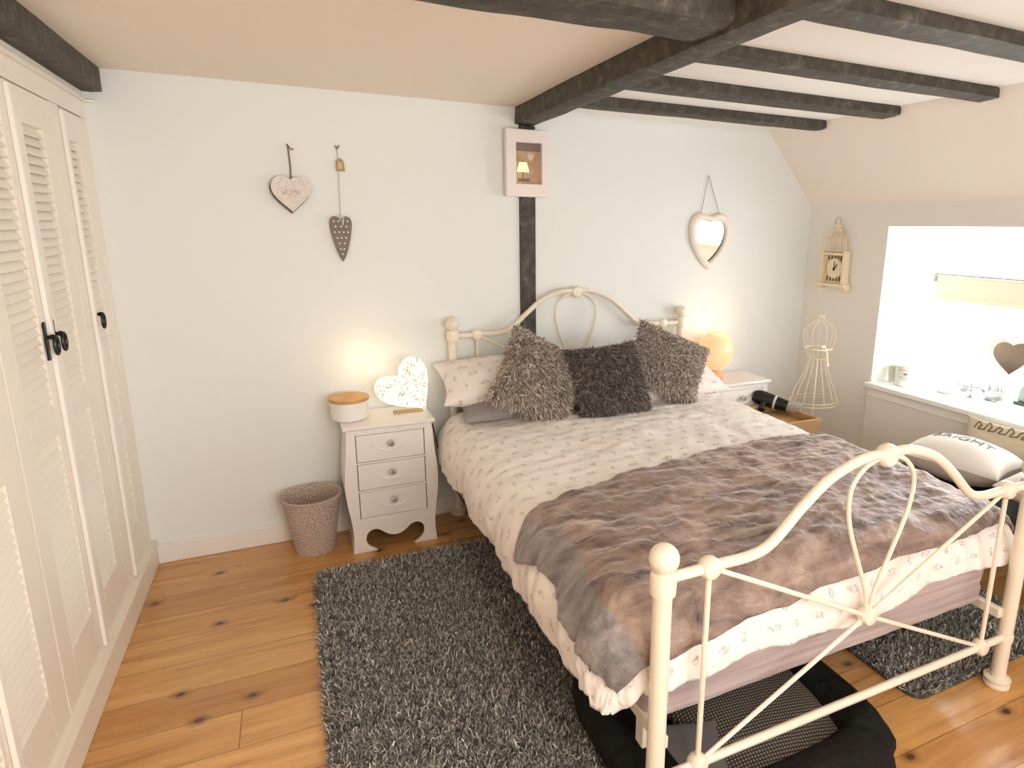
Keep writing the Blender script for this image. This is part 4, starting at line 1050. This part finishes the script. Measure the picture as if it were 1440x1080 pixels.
MB().lathe([(.030, 0), (.026, .006), (.006, .012), (.006, .03), (.012, .034), (.006, .04), (.006, .055), (.004, .075)], (cx_, cy_, zs_), 24).build('stem', m_chrome, t)
MB().lathe([(.010, .055), (.055, .062), (.058, .070), (.052, .066), (.010, .060)], (cx_, cy_, zs_), 28).build('tray', mat('silver_tray', (.35, .35, .35), .3, .8), t)
t = thing('glass_bowl', (4.09, -1.175, zs_), 'clear glass bowl with metal bits behind the trinket stand', 'bowl')
cx_, cy_ = 4.09, -1.175
MB().lathe([(.035, 0), (.04, .004), (.062, .045), (.064, .055), (.060, .055), (.036, .008)], (cx_, cy_, zs_), 28).build('bowl', mat('clear_glass', (.85, .88, .88), .05, Transmission_Weight=.8), t)
q = MB()
for k in range(5): q.tube([(cx_+.035*math.cos(k*1.3), cy_+.035*math.sin(k*1.3), zs_+.045), (cx_+.03*math.cos(k*1.3+.5), cy_+.03*math.sin(k*1.3+.5), zs_+.078)], .003, 6)
q.build('metal_bits', m_wire, t)
t = thing('glass_bowl', (4.13, -.985, zs_), 'small clear glass dish behind the trinket stand, nearer the candle', 'bowl')
MB().lathe([(.02, 0), (.025, .004), (.04, .035), (.042, .045), (.039, .045), (.021, .008)], (4.13, -.985, zs_), 24).build('bowl', mat('clear_glass'), t)

# heart mirror on a pedestal
t = thing('pedestal_heart_mirror', (4.01, -1.215, zs_), 'grey heart dressing mirror on white pedestal on the window sill', 'mirror')
mx_, my_ = 4.06, -1.25
MB().lathe([(.042, 0), (.040, .006), (.018, .014), (.009, .03), (.013, .05), (.008, .075), (.009, .10), (.015, .115), (.008, .128), (.012, .14)], (mx_, my_, zs_), 24).build('pedestal', mat('distressed_white', (.78, .76, .70), .6, vary=(40, .1)), t)
vx = Vector((.5, -.87, 0)).normalized(); 
hh_ = Vector((mx_, my_, zs_+.245))
fo, fi = heart(.205, .215, 64, **HS), heart(.165, .172, 64, **HS)
MB().ringprism(fo, fi, hh_, vx, Vector((0, 0, 1)), -.006, .012).build('frame', mat('distressed_white'), t, bevel=.002)
MB().prism(heart(.172, .18, 64, **HS), hh_, vx, Vector((0, 0, 1)), -.004, .004).build('glass', mat('dark_mirror', (.40, .37, .33), .12, .9), t, smooth=False)
for sx_ in (-1, 1): q = MB(); q.sphere(hh_+vx*(.058*sx_)+Vector((0, 0, .095)), .007, 10); q.tube([hh_+vx*(.02*sx_)+Vector((0, 0, .085)), hh_+vx*(.045*sx_)+Vector((0, 0, .104)), hh_+vx*(.07*sx_)+Vector((0, 0, .088))], .004, 6); q.build('scroll_crest', mat('aged_grey', (.34, .32, .28), .6), t)
t = thing('desk_clock', (4.05, -1.31, zs_), 'small teal grey box clock right of the pedestal mirror on sill', 'clock')
MB().box(4.10, 4.16, -1.37, -1.272, zs_, zs_+.018).build('base', mat('dark_slate', (.07, .09, .085), .4), t, bevel=.003)
MB().prism([(-.04, 0), (.04, 0), (.042, .05), (.030, .082), (0, .092), (-.030, .082), (-.042, .05)], (4.14, -1.321, zs_+.018), (0, -1, 0), (0, 0, 1), 0, .02).build('case', mat('teal_grey_case', (.34, .42, .40), .35), t, bevel=.003)

# ------------------------------------------------------------------ dog bed under the foot
dx0, dx1, dy0, dy1 = 1.36, 2.20, -2.30, -1.50
t = thing('pet_bed', ((dx0+dx1)/2, (dy0+dy1)/2, 0), 'black plush pet bed pushed under the foot of the bed', 'pet bed')
ctr = Vector(((dx0+dx1)/2, (dy0+dy1)/2, .0)); ring = []; rad = []
NB = 72
for k in range(NB):
    a = 2*PI*k/NB; ca, sa = math.cos(a), math.sin(a); e = .38
    x = math.copysign(abs(ca)**e, ca)*((dx1-dx0)/2-.085); y = math.copysign(abs(sa)**e, sa)*((dy1-dy0)/2-.085)
    ring.append(ctr+Vector((x, y, .088+.006*fbm(x*5, y*5)))); rad.append(.084+.008*fbm(x*6, y*6, 3)-.010*(1 if (k % 18) in (8, 9) else 0))
def dog_ring():
    g = MB(); n = 18; rows = []
    for k in range(NB):
        p0, p1 = ring[k-1], ring[(k+1) % NB]; tg = (p1-p0).normalized(); sd_ = tg.cross(Vector((0, 0, 1))).normalized()
        row = []
        for j in range(n):
            a = 2*PI*j/n; r = rad[k]*(1+.05*fbm(k*.35, math.cos(a)*1.5, math.sin(a)*1.5))
            row.append(ring[k]+sd_*math.cos(a)*r*1.0+Vector((0, 0, max(-.087, math.sin(a)*r*.95))))
        rows.append(row)
    rows.append(rows[0]); g.grid(rows, wrap=True); return g
dog_ring().build('bolster', m_blackfab, t, sharp=180)
MB().box(dx0+.10, dx1-.10, dy0+.10, dy1-.10, .002, .04).build('bed_floor', m_blackfab, t, bevel=.01)
cushion('patterned_pad', (1.86, -1.93, .092), frame(math.radians(10), math.radians(84), 0), .27, .27, .06, m_hound, t, 30, 9.0)
cushion('grey_flap', (1.56, -2.02, .125), frame(math.radians(-18), math.radians(80), 0), .11, .10, .016, m_flap, t, 20, 11.0)

# ------------------------------------------------------------------ unseen ceiling lamp added behind the viewer for warm fill
t = thing('added_fill_lamp', (1.1, -3.5, H), 'unseen round ceiling lamp added behind the viewer as warm fill', 'lamp')
MB().lathe([(.16, -.02), (.16, 0)], (1.1, -3.5, H), 32).build('base_plate', m_ceramic, t)
MB().lathe([(.01, -.095), (.08, -.088), (.13, -.065), (.155, -.022)], (1.1, -3.5, H), 32, cap=False).build('glass_shade', mat('fill_lamp_glass', (.9, .85, .75), .4, Emission_Color=(1, .85, .65, 1), Emission_Strength=4.0), t)
pl_ = point_light('fill_bulb', (0, 0, 0), FILL_LAMP_POWER, (1.0, .88, .70), .10); pl_.parent = t; pl_.location = (0, 0, -.20)

for o in bpy.data.objects:
    if '_o' in o: del o['_o']
